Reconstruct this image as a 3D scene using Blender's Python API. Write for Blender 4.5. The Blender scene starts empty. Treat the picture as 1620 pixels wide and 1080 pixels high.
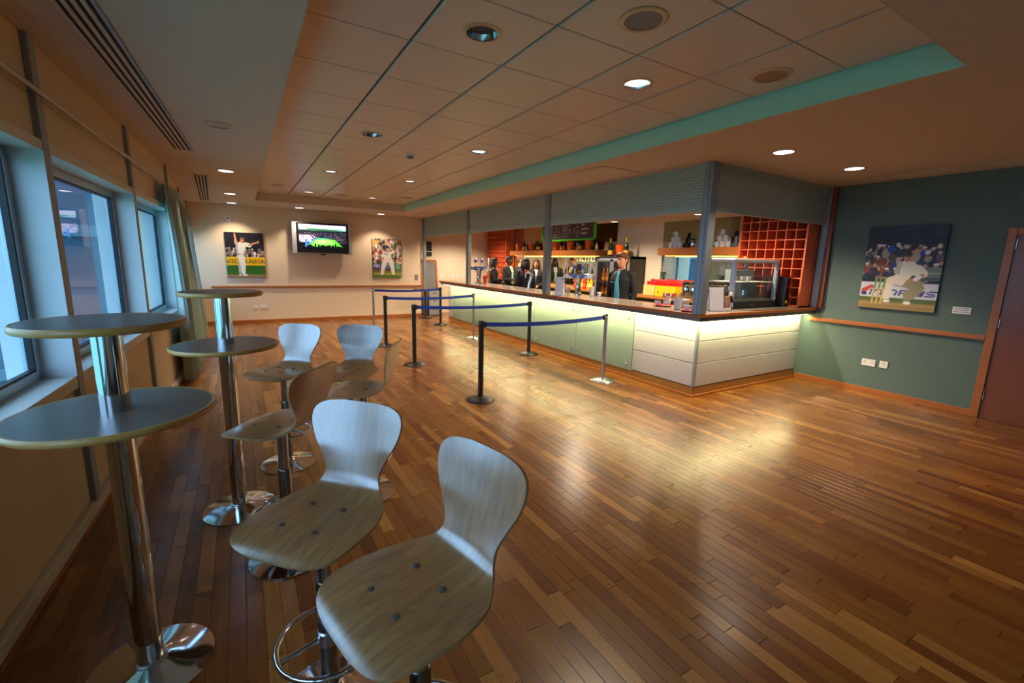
import bpy, bmesh, math, random
import numpy as np
from mathutils import Matrix, Vector
random.seed(7)
RNG = np.random.RandomState(7)
SC = bpy.context.scene
COL = SC.collection
PI = math.pi

# ------------------------------------------------------------------ camera
F = 703.21
CR = [[0.85728953, -0.51422941, 0.02495552],
      [-0.07009953, -0.16461221, -0.98386426],
      [0.51003992, 0.84170716, -0.17716757]]
CAM_H = 1.6
cam = bpy.data.cameras.new('camera')
cam.sensor_width = 36.0
cam.sensor_fit = 'HORIZONTAL'
cam.lens = F * 36.0 / 1620.0
cam.clip_start = 0.05
cam.clip_end = 300
cam_o = bpy.data.objects.new('camera', cam)
COL.objects.link(cam_o)
cam_o.matrix_world = Matrix(((CR[0][0], -CR[1][0], -CR[2][0], 0),
                             (CR[0][1], -CR[1][1], -CR[2][1], 0),
                             (CR[0][2], -CR[1][2], -CR[2][2], CAM_H),
                             (0, 0, 0, 1)))
SC.camera = cam_o

# ------------------------------------------------------------------ exposure, world
SC.view_settings.view_transform = 'Standard'
SC.view_settings.look = 'None'
SC.view_settings.exposure = 0.0
SC.view_settings.gamma = 1.0
SC.view_settings.use_curve_mapping = False
SC.cycles.use_denoising = True
SC.cycles.max_bounces = 8
SC.cycles.transparent_max_bounces = 16
SC.cycles.caustics_reflective = False
SC.cycles.caustics_refractive = False
SC.cycles.sample_clamp_indirect = 4.0

SKY = (0.49, 0.69, 1.0)
SKY_STRENGTH = 6.4
w = bpy.data.worlds.new('sky')
SC.world = w
w.use_nodes = True
bg = w.node_tree.nodes['Background']
bg.inputs['Color'].default_value = (*SKY, 1)
bg.inputs['Strength'].default_value = SKY_STRENGTH

# left (window) wall frame: two straight runs of a gently bent facade
ANG1, ANG2 = 0.034, -0.042
U1 = Vector((math.sin(ANG1), math.cos(ANG1), 0)); N1 = Vector((math.cos(ANG1), -math.sin(ANG1), 0))
U2 = Vector((math.sin(ANG2), math.cos(ANG2), 0)); N2 = Vector((math.cos(ANG2), -math.sin(ANG2), 0))
A1 = Vector((-0.98, 0, 0))
S_BEND = 7.40
B2 = A1 + U1 * S_BEND
def LW(s, d, z):
    if s <= S_BEND:
        return A1 + U1 * s + N1 * d + Vector((0, 0, z))
    return B2 + U2 * (s - S_BEND) + N2 * d + Vector((0, 0, z))

WARM = (1.0, 0.80, 0.58)
def area_light(name, loc, direction, along, sx, sy, power, color, spread=PI, portal=False):
    """rectangle light facing 'direction'; sx is measured along 'along', sy across it"""
    l = bpy.data.lights.new(name, 'AREA')
    l.shape = 'RECTANGLE'; l.size = sx; l.size_y = sy; l.energy = power; l.color = color
    l.spread = spread
    if portal: l.cycles.is_portal = True
    o = bpy.data.objects.new(name, l); COL.objects.link(o)
    z = -Vector(direction).normalized(); x = Vector(along); x = (x - z * x.dot(z)).normalized(); y = z.cross(x)
    m = Matrix((x, y, z)).transposed().to_4x4(); m.translation = Vector(loc)
    o.matrix_world = m
    return o
def spot(name, loc, power, color=WARM, angle=110, blend=0.6, radius=0.05):
    l = bpy.data.lights.new(name, 'SPOT')
    l.energy = power; l.color = color; l.spot_size = math.radians(angle); l.spot_blend = blend
    l.shadow_soft_size = radius
    o = bpy.data.objects.new(name, l); COL.objects.link(o); o.location = loc
    return o

ZC, ZT = 2.70, 2.857            # soffit and tile heights
Z_BAR = 1.06                     # bar top
XR = 7.0                         # right wall
YB = 12.2                        # back wall
TX0, TX1, TY0, TY1 = 0.327, 3.43, 0.995, 10.80      # ceiling tray
FINS = [-4.34, -2.39, -0.44, 1.51, 3.46, 5.41, 7.36, 9.80, 12.2]   # window mullions along the left wall
Z_SILL, Z_HEAD = 0.88, 2.12

# daylight portals in the window openings (they only guide the sampling of the sky)
for i in range(len(FINS) - 1):
    s0, s1 = FINS[i] + .09, FINS[i + 1]
    c = LW((s0 + s1) / 2, -0.20, (Z_SILL + Z_HEAD) / 2)
    nn = N1 if s1 <= S_BEND else N2
    area_light('window_portal', c, nn, (0, 0, 1), Z_HEAD - Z_SILL, s1 - s0, 1, (1, 1, 1), portal=True)

# lamps: (x, y, ceiling height, lit)
TRAY_LAMPS = [(1.25, 2.47, 0), (2.49, 2.49, 1), (1.25, 4.97, 0), (2.49, 4.97, 1),
              (1.25, 7.45, 1), (2.49, 7.50, 1), (1.25, 10.05, 1), (2.49, 10.05, 1)]
SOFFIT_LAMPS = [(-0.08, 4.86, 0), (-0.09, 7.37, 1), (-0.09, 10.0, 1), (-0.09, 11.75, 1),
                (1.25, 11.72, 1), (3.12, 11.72, 1), (4.54, 2.55, 1), (5.85, 2.49, 1)]
BAR_LAMPS = [(5.45, 3.95, 1), (5.45, 6.44, 1), (5.45, 9.0, 1), (5.45, 11.3, 1)]
P_TRAY, P_SOFFIT, P_BAR = 115, 85, 430
for (x, y, on) in TRAY_LAMPS:
    if on: spot('downlight_beam', (x, y, ZT - .02), P_TRAY)
for (x, y, on) in SOFFIT_LAMPS:
    if on: spot('downlight_beam', (x, y, ZC - .02), P_SOFFIT)
for (x, y, on) in BAR_LAMPS:
    spot('downlight_beam', (x, y, ZC - .02), P_BAR, angle=140)
# light strips under the bar top overhang and under the back shelves (real fittings, modelled below)
LED = (1.0, 0.90, 0.46)
area_light('bar_strip_light', (4.50, 7.06, 0.955), (0.25, 0, -1), (0, 1, 0), 7.6, 0.05, 72, LED)
area_light('bar_strip_light', (5.72, 3.27, 0.955), (0, 0.25, -1), (1, 0, 0), 2.5, 0.05, 24, LED)
area_light('shelf_strip_light', (6.84, 9.40, 1.75), (0, 0, -1), (0, 1, 0), 3.6, 0.05, 30, (1.0, 0.72, 0.22))
area_light('shelf_strip_light', (6.84, 5.02, 1.765), (0, 0, -1), (0, 1, 0), 1.6, 0.05, 10, (1.0, 0.72, 0.22))
# afternoon sun behind the building: it only reaches the playing field outside
sun = bpy.data.lights.new('sun', 'SUN'); sun.energy = 5.0; sun.angle = math.radians(1.0); sun.color = (1.0, .95, .85)
sun_o = bpy.data.objects.new('sun', sun); COL.objects.link(sun_o); sun_o.rotation_euler = (math.radians(-12), math.radians(42), 0)

# ------------------------------------------------------------------ helpers
def lin(c):
    out = []
    for v in c:
        v = v / 255.0
        out.append(v / 12.92 if v <= 0.04045 else ((v + 0.055) / 1.055) ** 2.4)
    return out
_mats = {}
def mat(name, rgb, rough=0.5, metal=0.0, var=0.06, scale=8.0, bump=0.0, bscale=60.0, coat=0.0, stretch=(1, 1, 1), emit=0.0, spec=0.5, alpha=1.0, emit_rgb=None):
    """principled material with a procedural colour variation and optional bump"""
    if name in _mats: return _mats[name]
    m = bpy.data.materials.new(name); m.use_nodes = True
    nt = m.node_tree; p = nt.nodes['Principled BSDF']
    c = lin(rgb)
    p.inputs['Roughness'].default_value = rough
    p.inputs['Metallic'].default_value = metal
    p.inputs['Coat Weight'].default_value = coat
    p.inputs['Coat Roughness'].default_value = 0.12
    p.inputs['Specular IOR Level'].default_value = spec
    p.inputs['Alpha'].default_value = alpha
    tc = nt.nodes.new('ShaderNodeTexCoord')
    mp = nt.nodes.new('ShaderNodeMapping'); mp.inputs['Scale'].default_value = stretch
    nt.links.new(tc.outputs['Object'], mp.inputs['Vector'])
    nz = nt.nodes.new('ShaderNodeTexNoise'); nz.inputs['Scale'].default_value = scale; nz.inputs['Detail'].default_value = 3
    nt.links.new(mp.outputs['Vector'], nz.inputs['Vector'])
    mx = nt.nodes.new('ShaderNodeMix'); mx.data_type = 'RGBA'
    mx.inputs['A'].default_value = (*[max(0, v * (1 - var)) for v in c], 1)
    mx.inputs['B'].default_value = (*[min(1, v * (1 + var)) for v in c], 1)
    nt.links.new(nz.outputs['Fac'], mx.inputs['Factor'])
    nt.links.new(mx.outputs['Result'], p.inputs['Base Color'])
    if bump:
        nb = nt.nodes.new('ShaderNodeTexNoise'); nb.inputs['Scale'].default_value = bscale; nb.inputs['Detail'].default_value = 2
        nt.links.new(mp.outputs['Vector'], nb.inputs['Vector'])
        b = nt.nodes.new('ShaderNodeBump'); b.inputs['Strength'].default_value = bump; b.inputs['Distance'].default_value = 0.01
        nt.links.new(nb.outputs['Fac'], b.inputs['Height'])
        nt.links.new(b.outputs['Normal'], p.inputs['Normal'])
    if emit:
        p.inputs['Emission Color'].default_value = (*(lin(emit_rgb) if emit_rgb else c), 1)
        p.inputs['Emission Strength'].default_value = emit
    _mats[name] = m
    return m
def mat_attr(name, rough=0.45, emit=0.0, grain=False, spec=0.5, coat=0.0):
    """colour read from the mesh attribute 'tint' (flat print, or one tone per plank)"""
    if name in _mats: return _mats[name]
    m = bpy.data.materials.new(name); m.use_nodes = True
    nt = m.node_tree; p = nt.nodes['Principled BSDF']
    p.inputs['Roughness'].default_value = rough
    p.inputs['Specular IOR Level'].default_value = spec
    a = nt.nodes.new('ShaderNodeAttribute'); a.attribute_name = 'tint'
    if grain:
        tc = nt.nodes.new('ShaderNodeNewGeometry')
        mp = nt.nodes.new('ShaderNodeMapping'); mp.inputs['Scale'].default_value = (60, 3.5, 1)
        nt.links.new(tc.outputs['Position'], mp.inputs['Vector'])
        nz = nt.nodes.new('ShaderNodeTexNoise'); nz.inputs['Scale'].default_value = 1.0; nz.inputs['Detail'].default_value = 3; nz.inputs['Distortion'].default_value = 0.6
        nt.links.new(mp.outputs['Vector'], nz.inputs['Vector'])
        rp = nt.nodes.new('ShaderNodeMapRange'); rp.inputs['From Min'].default_value = 0.3; rp.inputs['From Max'].default_value = 0.7
        rp.inputs['To Min'].default_value = 0.80; rp.inputs['To Max'].default_value = 1.12
        nt.links.new(nz.outputs['Fac'], rp.inputs['Value'])
        mu = nt.nodes.new('ShaderNodeVectorMath'); mu.operation = 'SCALE'
        nt.links.new(a.outputs['Color'], mu.inputs[0]); nt.links.new(rp.outputs['Result'], mu.inputs['Scale'])
        nt.links.new(mu.outputs['Vector'], p.inputs['Base Color'])
        # worn varnish: gloss varies in soft blotches
        n2 = nt.nodes.new('ShaderNodeTexNoise'); n2.inputs['Scale'].default_value = 1.6; n2.inputs['Detail'].default_value = 2
        nt.links.new(tc.outputs['Position'], n2.inputs['Vector'])
        r2 = nt.nodes.new('ShaderNodeMapRange'); r2.inputs['From Min'].default_value = 0.3; r2.inputs['From Max'].default_value = 0.7
        r2.inputs['To Min'].default_value = rough - 0.03; r2.inputs['To Max'].default_value = rough + 0.04
        nt.links.new(n2.outputs['Fac'], r2.inputs['Value']); nt.links.new(r2.outputs['Result'], p.inputs['Roughness'])
        p.inputs['Coat Weight'].default_value = coat; p.inputs['Coat Roughness'].default_value = 0.22
    else:
        nt.links.new(a.outputs['Color'], p.inputs['Base Color'])
    if emit:
        nt.links.new(a.outputs['Color'], p.inputs['Emission Color']); p.inputs['Emission Strength'].default_value = emit
    _mats[name] = m
    return m
def mat_glass(name, tint=(255, 255, 255), rough=0.02, body=0.0, body_rgb=(255, 255, 255), ior=1.5):
    """pane glass: transparent, fresnel reflection, optionally a frosted body"""
    if name in _mats: return _mats[name]
    m = bpy.data.materials.new(name); m.use_nodes = True
    nt = m.node_tree; nt.nodes.remove(nt.nodes['Principled BSDF'])
    out = nt.nodes['Material Output']
    tr = nt.nodes.new('ShaderNodeBsdfTransparent'); tr.inputs['Color'].default_value = (*lin(tint), 1)
    gl = nt.nodes.new('ShaderNodeBsdfGlossy'); gl.inputs['Roughness'].default_value = rough
    # Schlick reflectance, the same from both sides of the pane
    ge = nt.nodes.new('ShaderNodeNewGeometry')
    dp = nt.nodes.new('ShaderNodeVectorMath'); dp.operation = 'DOT_PRODUCT'
    nt.links.new(ge.outputs['Normal'], dp.inputs[0]); nt.links.new(ge.outputs['Incoming'], dp.inputs[1])
    ab = nt.nodes.new('ShaderNodeMath'); ab.operation = 'ABSOLUTE'; nt.links.new(dp.outputs['Value'], ab.inputs[0])
    om = nt.nodes.new('ShaderNodeMath'); om.operation = 'SUBTRACT'; om.inputs[0].default_value = 1.0; nt.links.new(ab.outputs[0], om.inputs[1])
    pw_ = nt.nodes.new('ShaderNodeMath'); pw_.operation = 'POWER'; pw_.inputs[1].default_value = 5.0; nt.links.new(om.outputs[0], pw_.inputs[0])
    f0 = ((ior - 1) / (ior + 1)) ** 2
    fr = nt.nodes.new('ShaderNodeMath'); fr.operation = 'MULTIPLY_ADD'; fr.inputs[1].default_value = 1 - f0; fr.inputs[2].default_value = f0
    nt.links.new(pw_.outputs[0], fr.inputs[0])
    base = tr.outputs[0]
    if body:
        df = nt.nodes.new('ShaderNodeBsdfDiffuse')
        nz = nt.nodes.new('ShaderNodeTexNoise'); nz.inputs['Scale'].default_value = 3
        cr = nt.nodes.new('ShaderNodeMix'); cr.data_type = 'RGBA'
        c = lin(body_rgb)
        cr.inputs['A'].default_value = (*[v * .93 for v in c], 1); cr.inputs['B'].default_value = (*c, 1)
        nt.links.new(nz.outputs['Fac'], cr.inputs['Factor']); nt.links.new(cr.outputs['Result'], df.inputs['Color'])
        m1 = nt.nodes.new('ShaderNodeMixShader'); m1.inputs[0].default_value = body
        nt.links.new(tr.outputs[0], m1.inputs[1]); nt.links.new(df.outputs[0], m1.inputs[2]); base = m1.outputs[0]
    mx = nt.nodes.new('ShaderNodeMixShader')
    nt.links.new(fr.outputs[0], mx.inputs[0]); nt.links.new(base, mx.inputs[1]); nt.links.new(gl.outputs[0], mx.inputs[2])
    nt.links.new(mx.outputs[0], out.inputs['Surface'])
    _mats[name] = m
    return m

class MB:
    """collects shapes, build() links them as one mesh object"""
    def __init__(s): s.v = []; s.f = []; s.m = []; s.cur = 0
    def add(s, vs, fs):
        o = len(s.v); s.v += [tuple(p) for p in vs]; s.f += [tuple(i + o for i in q) for q in fs]; s.m += [s.cur] * len(fs)
        return s
    def box(s, x0, x1, y0, y1, z0, z1):
        x0, x1 = min(x0, x1), max(x0, x1); y0, y1 = min(y0, y1), max(y0, y1); z0, z1 = min(z0, z1), max(z0, z1)
        return s.add([(x0, y0, z0), (x1, y0, z0), (x1, y1, z0), (x0, y1, z0), (x0, y0, z1), (x1, y0, z1), (x1, y1, z1), (x0, y1, z1)],
                     [(3, 2, 1, 0), (4, 5, 6, 7), (0, 1, 5, 4), (1, 2, 6, 5), (2, 3, 7, 6), (3, 0, 4, 7)])
    def lbox(s, s0, s1, d0, d1, z0, z1):
        """box in the coordinates of the window wall"""
        P = [LW(a, d, z) for z in (z0, z1) for (a, d) in ((s0, d0), (s0, d1), (s1, d1), (s1, d0))]
        return s.add(P, [(3, 2, 1, 0), (4, 5, 6, 7), (0, 1, 5, 4), (1, 2, 6, 5), (2, 3, 7, 6), (3, 0, 4, 7)])
    def loft(s, rings, cap=True, closed=True):
        n = len(rings[0]); vs = [p for r in rings for p in r]; fs = []
        for i in range(len(rings) - 1):
            for j in range(n if closed else n - 1):
                k = (j + 1) % n
                fs.append((i * n + j, i * n + k, (i + 1) * n + k, (i + 1) * n + j))
        if cap:
            fs.append(tuple(range(n - 1, -1, -1))); fs.append(tuple(range((len(rings) - 1) * n, len(rings) * n)))
        return s.add(vs, fs)
    def lathe(s, prof, c=(0, 0, 0), n=24, axis='z', cap=True):
        rings = []
        for (r, h) in prof:
            ring = []
            for j in range(n):
                a = 2 * PI * j / n; p = (max(r, 1e-5) * math.cos(a), max(r, 1e-5) * math.sin(a))
                if axis == 'z': q = (c[0] + p[0], c[1] + p[1], c[2] + h)
                elif axis == 'y': q = (c[0] + p[1], c[1] + h, c[2] + p[0])
                else: q = (c[0] + h, c[1] + p[0], c[2] + p[1])
                ring.append(q)
            rings.append(ring)
        return s.loft(rings, cap)
    def tube(s, pts, r, n=10, cap=True, closed=False, ell=None):
        pts = [Vector(p) for p in pts]; rs = r if isinstance(r, (list, tuple)) else [r] * len(pts)
        rings = []; up = None
        m = len(pts)
        for i, p in enumerate(pts):
            if closed: t = (pts[(i + 1) % m] - pts[i - 1])
            else: t = (pts[min(i + 1, m - 1)] - pts[max(i - 1, 0)])
            t.normalize()
            if up is None:
                up = Vector((0, 0, 1)) if abs(t.z) < 0.9 else Vector((1, 0, 0))
            a = t.cross(up)
            if a.length < 1e-4: a = t.cross(Vector((0, 1, 0)))
            a.normalize(); b = a.cross(t); up = b
            e = ell if ell else (1, 1)
            rings.append([p + a * (math.cos(2 * PI * j / n) * rs[i] * e[0]) + b * (math.sin(2 * PI * j / n) * rs[i] * e[1]) for j in range(n)])
        if closed: rings.append(rings[0]); cap = False
        return s.loft(rings, cap)
    def ball(s, c, r, n=12, m=8):
        r = r if isinstance(r, (list, tuple)) else (r, r, r)
        rings = []
        for i in range(1, m):
            t = PI * i / m
            rings.append([(c[0] + r[0] * math.sin(t) * math.cos(2 * PI * j / n), c[1] + r[1] * math.sin(t) * math.sin(2 * PI * j / n), c[2] - r[2] * math.cos(t)) for j in range(n)])
        o = len(s.v)
        s.loft(rings, False)
        b = len(s.v); s.v += [(c[0], c[1], c[2] - r[2]), (c[0], c[1], c[2] + r[2])]
        for j in range(n):
            k = (j + 1) % n
            s.f.append((b, o + k, o + j)); s.f.append((b + 1, o + (m - 2) * n + j, o + (m - 2) * n + k)); s.m += [s.cur] * 2
        return s
    def prism(s, poly, h0, h1, axis='z'):
        def q(a, b, h): return (a, b, h) if axis == 'z' else ((a, h, b) if axis == 'y' else (h, a, b))
        return s.loft([[q(a, b, h0) for (a, b) in poly], [q(a, b, h1) for (a, b) in poly]])
    def build(s, name, mats, parent=None, smooth=None, bevel=0.0, seg=2, loc=None):
        me = bpy.data.meshes.new(name)
        me.from_pydata(s.v, [], s.f)
        mats = mats if isinstance(mats, (list, tuple)) else [mats]
        for mm in mats: me.materials.append(mm)
        if len(mats) > 1: me.polygons.foreach_set('material_index', s.m)
        bm = bmesh.new(); bm.from_mesh(me); bmesh.ops.recalc_face_normals(bm, faces=bm.faces); bm.to_mesh(me); bm.free()
        if smooth is not None:
            me.polygons.foreach_set('use_smooth', [True] * len(me.polygons))
            me.set_sharp_from_angle(angle=math.radians(smooth))
        me.update()
        o = bpy.data.objects.new(name, me); COL.objects.link(o)
        if parent is not None: o.parent = parent
        if loc: o.location = loc
        if bevel:
            b = o.modifiers.new('bevel', 'BEVEL'); b.width = bevel; b.segments = seg; b.limit_method = 'ANGLE'; b.angle_limit = math.radians(40)
        return o
def tag(o, label=None, cat=None, group=None, kind=None):
    if label: o['label'] = label
    if cat: o['category'] = cat
    if group: o['group'] = group
    if kind: o['kind'] = kind
    return o
def thing(name, label, cat, loc=(0, 0, 0), rz=0.0, group=None):
    o = bpy.data.objects.new(name, None); COL.objects.link(o)
    o.empty_display_size = 0.1
    o.location = loc; o.rotation_euler = (0, 0, rz)
    return tag(o, label, cat, group)
def struct(name, mb, m, parent=None, **k):
    o = mb.build(name, m, parent, **k)
    if parent is None: o['kind'] = 'structure'
    return o
def kids(o): return [c for c in bpy.data.objects if c.parent == o]
def dup(root, loc=None, rz=None, label=None, group=None):
    ch = {}
    for o in bpy.data.objects: ch.setdefault(o.parent, []).append(o)
    def rec(o, parent):
        c = o.copy(); COL.objects.link(c)
        if parent is not None: c.parent = parent
        for k in ch.get(o, []): rec(k, c)
        return c
    r = rec(root, None)
    if loc is not None: r.location = loc
    if rz is not None: r.rotation_euler = (0, 0, rz)
    if label: r['label'] = label
    if group: r['group'] = group
    return r
# ------------------------------------------------------------------ materials of the room
M_WHITE = mat('white_paint', (214, 212, 206), 0.45, var=.03)
M_SOFFIT = mat('soffit_paint', (205, 192, 178), 0.7, var=.03)
M_TILE = mat('ceiling_tile_paint', (214, 200, 188), 0.30, var=.03)
M_TILEGAP = mat('tile_gap', (92, 92, 96), 0.7)
M_TRAYEDGE = mat('tray_green_light', (184, 236, 214), 0.55, var=.03)  # green daylight from the windows put into the colour
M_CREAM = mat('cream_wallpaper', (226, 206, 178), 0.75, var=.05, scale=40, bump=.08, bscale=180)
M_PANEL = mat('cream_panel', (214, 190, 156), 0.5, var=.03)
M_FIN = mat('mullion_grey', (150, 160, 172), 0.5, var=.03)
M_GREEN = mat('green_woven_wallpaper', (88, 110, 104), 0.7, var=.14, scale=120, bump=.15, bscale=260, stretch=(1, 1, 2.2))
M_OAK = mat('warm_wood', (168, 98, 44), 0.38, var=.18, scale=14, stretch=(1, .15, 1))
M_OAKD = mat('dark_wood_trim', (120, 62, 28), 0.4, var=.18, scale=14, stretch=(1, 1, .15))
M_DOOR = mat('door_veneer', (128, 68, 33), 0.32, var=.16, scale=9, stretch=(3, 3, .35))
M_SKIRT = mat('skirting_white', (205, 196, 182), 0.5)
M_BARWALL = mat('bar_wall_cream', (222, 208, 184), 0.6, var=.03)
M_STEEL = mat('brushed_steel', (196, 196, 200), 0.24, 1.0, var=.05, scale=30, stretch=(1, 1, .1))
M_CHROME = mat('chrome', (214, 216, 220), 0.09, 1.0, var=.02)
M_BLACK = mat('black_plastic', (22, 22, 24), 0.42)
M_BLACKM = mat('black_metal', (24, 25, 28), 0.35, spec=.6)
M_ALU = mat('aluminium', (150, 160, 166), 0.38, .55, var=.04)
M_GLASSW = mat_glass('window_glass', (225, 240, 245), 0.0)
M_DARK = mat('dark_void', (14, 13, 12), 0.8)
M_MIRROR = mat('mirror_silver', (214, 214, 206), 0.012, 1.0, var=.01)
M_GREY = mat('grey_metal', (140, 142, 148), 0.45, .3)
M_WHITEP = mat('white_plastic', (232, 230, 226), 0.35, var=.02)

# ------------------------------------------------------------------ floor: strip planks
fl = struct('floor', MB().box(-1.6, 7.3, -3.6, 13.2, -0.12, -0.004), mat('floor_joint', (38, 22, 12), .7))
M_PLANK = mat_attr('floor_plank', 0.27, grain=True, coat=0.18)
TONES = [(126, 78, 29), (118, 70, 25), (134, 85, 33), (112, 64, 24), (124, 75, 29), (144, 94, 40), (104, 58, 23), (130, 82, 30), (120, 71, 27), (156, 107, 50)]
planks = []
pw = 0.070
for i in range(int((7.1 + 1.35) / pw) + 1):
    x0 = -1.35 + i * pw
    y = -1.2 - random.random() * .8
    while y < 12.9:
        L = random.choice((.35, .45, .55, .65, .8, .95)) + random.random() * .1
        planks.append((x0, y, L, random.choice(TONES), .88 + .24 * random.random()))
        y += L
def pix_area(x0, y0, L):
    P = []
    for (x, y) in ((x0, y0), (x0 + pw, y0), (x0 + pw, y0 + L), (x0, y0 + L)):
        d = [x, y, -CAM_H]
        c = [sum(CR[k][j] * d[j] for j in range(3)) for k in range(3)]
        if c[2] < .25: return 0
        P.append((810 + F * c[0] / c[2], 540 + F * c[1] / c[2]))
    cx = sum(p[0] for p in P) / 4; cy = sum(p[1] for p in P) / 4
    if not (-10 < cx < 1630 and -10 < cy < 1090): return 0
    return abs(sum(P[k][0] * P[(k + 1) % 4][1] - P[(k + 1) % 4][0] * P[k][1] for k in range(4))) / 2
planks.sort(key=lambda p: -pix_area(*p[:3]))
def plank_geo(mb, x0, y0, L):
    g, c = .0006, .0013
    a = [(x0 + g, y0 + g), (x0 + pw - g, y0 + g), (x0 + pw - g, y0 + L - g), (x0 + g, y0 + L - g)]
    b = [(x0 + g + c, y0 + g + c), (x0 + pw - g - c, y0 + g + c), (x0 + pw - g - c, y0 + L - g - c), (x0 + g + c, y0 + L - g - c)]
    mb.add([(p[0], p[1], -.004) for p in a] + [(p[0], p[1], -.0013) for p in a] + [(p[0], p[1], 0) for p in b],
           [(8, 9, 10, 11)] + [(k + 4, (k + 1) % 4 + 4, (k + 1) % 4 + 8, k + 8) for k in range(4)] + [(k, (k + 1) % 4, (k + 1) % 4 + 4, k + 4) for k in range(4)])
def set_tint(me, cols, per):
    """per-face linear colours -> corner attribute 'tint'"""
    at = me.attributes.new('tint', 'FLOAT_COLOR', 'CORNER')
    a = np.ones((len(me.loops), 4), np.float32)
    a[:, :3] = np.repeat(np.asarray(cols, np.float32), per, axis=0)
    at.data.foreach_set('color', a.ravel())
def make_planks(lst, name):
    mb = MB(); cols = []
    for (x0, y0, L, t, k) in lst:
        plank_geo(mb, x0, y0, L)
        c = [v * k for v in lin(t)]
        cols += [c] * 9
    me = bpy.data.meshes.new(name); me.from_pydata(mb.v, [], mb.f); me.materials.append(M_PLANK)
    set_tint(me, cols, 4)
    o = bpy.data.objects.new(name, me); COL.objects.link(o); o.parent = fl
    return o
for p in planks[:300]: make_planks([p], 'plank')
o = make_planks(planks[300:], 'plank_field'); o['kind'] = 'stuff'

# ------------------------------------------------------------------ ceiling
c = MB()
H2 = 2.98
c.box(-1.9, TX0, -3.6, 13.2, ZC, H2); c.box(TX1, 7.3, -3.6, 13.2, ZC, H2)
c.box(TX0, TX1, -3.6, TY0, ZC, H2); c.box(TX0, TX1, TY1, 13.2, ZC, H2)
ceil = struct('ceiling', c, M_SOFFIT)
MB().box(TX0, TX1, TY0, TY1, 2.885, 2.98).build('tray_backing', M_TILEGAP, ceil)
# tray edges; the right one has green window light in its colour
e = 0.006
MB().box(TX1 - e, TX1 + .001, TY0, TY1, ZC - .001, 2.872).build('tray_edge', M_TRAYEDGE, ceil)
MB().box(TX0 - .001, TX0 + e, TY0, TY1, ZC - .001, 2.872).build('tray_edge', M_SOFFIT, ceil)
MB().box(TX0, TX1, TY1 - e, TY1 + .001, ZC - .001, 2.872).build('tray_edge', M_SOFFIT, ceil)
MB().box(TX0, TX1, TY0 - .001, TY0 + e, ZC - .001, 2.872).build('tray_edge', M_SOFFIT, ceil)
# tiles: 5 columns; wide open joints along the room, narrow ones across
xs = [TX0 + .014, .947, 1.558, 2.170, 2.775, TX1 - .03]
ys = [TY0 + .012] + [1.57 + .6075 * k for k in range(15)] + [TY1 - .012]
tile_mesh = {}
LAMP_R = 0.095
holes = [(x, y) for (x, y, on) in TRAY_LAMPS]
def tile(x0, x1, y0, y1):
    gx, gy, b = .009, .003, .005
    mb = MB()
    hole = [h for h in holes if x0 < h[0] < x1 and y0 < h[1] < y1]
    def ring(ix, iy, z): return [(x0 + gx + ix, y0 + gy + iy, z), (x1 - gx - ix, y0 + gy + iy, z), (x1 - gx - ix, y1 - gy - iy, z), (x0 + gx + ix, y1 - gy - iy, z)]
    vs = ring(0, 0, 2.884) + ring(0, 0, ZT + b) + ring(b, b * .6, ZT)
    fs = [(k, (k + 1) % 4, (k + 1) % 4 + 4, k + 4) for k in range(4)] + [(k + 4, (k + 1) % 4 + 4, (k + 1) % 4 + 8, k + 8) for k in range(4)]
    if not hole:
        fs.append((8, 9, 10, 11)); mb.add(vs, fs)
    else:
        hx, hy = hole[0]; n = 24
        mb.add(vs, fs)
        inner = [(hx + LAMP_R * math.cos(2 * PI * j / n), hy + LAMP_R * math.sin(2 * PI * j / n), ZT) for j in range(n)]
        outer = []
        cx, cy = (x0 + x1) / 2, (y0 + y1) / 2
        ax, ay = (x1 - x0) / 2 - gx - b, (y1 - y0) / 2 - gy - b * .6
        for j in range(n):
            a = 2 * PI * j / n + 1e-6; dx, dy = math.cos(a), math.sin(a)
            px, py = hx - cx, hy - cy
            ts = []
            for (d, p, h) in ((dx, px, ax), (dy, py, ay)):
                if abs(d) > 1e-9: ts.append(max((h - p) / d, (-h - p) / d))
            t = min(ts)
            outer.append((hx + dx * t, hy + dy * t, ZT))
        o = len(mb.v); mb.v += inner + outer + [(cx + sx * ax, cy + sy * ay, ZT) for sx in (-1, 1) for sy in (-1, 1)]
        for j in range(n):
            k = (j + 1) % n
            f = [o + j, o + k, o + n + k, o + n + j]
            A, B = outer[j], outer[k]
            corner = None
            for q in range(4):
                C = mb.v[o + 2 * n + q]
                onx = lambda P: abs(abs(P[0] - cx) - ax) < 1e-4
                ony = lambda P: abs(abs(P[1] - cy) - ay) < 1e-4
                if (onx(A) != onx(B) or ony(A) != ony(B)) and abs(A[0] - C[0]) + abs(A[1] - C[1]) < .25 and abs(B[0] - C[0]) + abs(B[1] - C[1]) < .25: corner = o + 2 * n + q
            if corner is not None: f = [o + j, o + k, o + n + k, corner, o + n + j]
            mb.f.append(tuple(f)); mb.m.append(0)
    return mb.build('ceiling_tile', M_TILE, ceil)
for i in range(5):
    for j in range(len(ys) - 1): tile(xs[i], xs[i + 1], ys[j], ys[j + 1])

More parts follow.
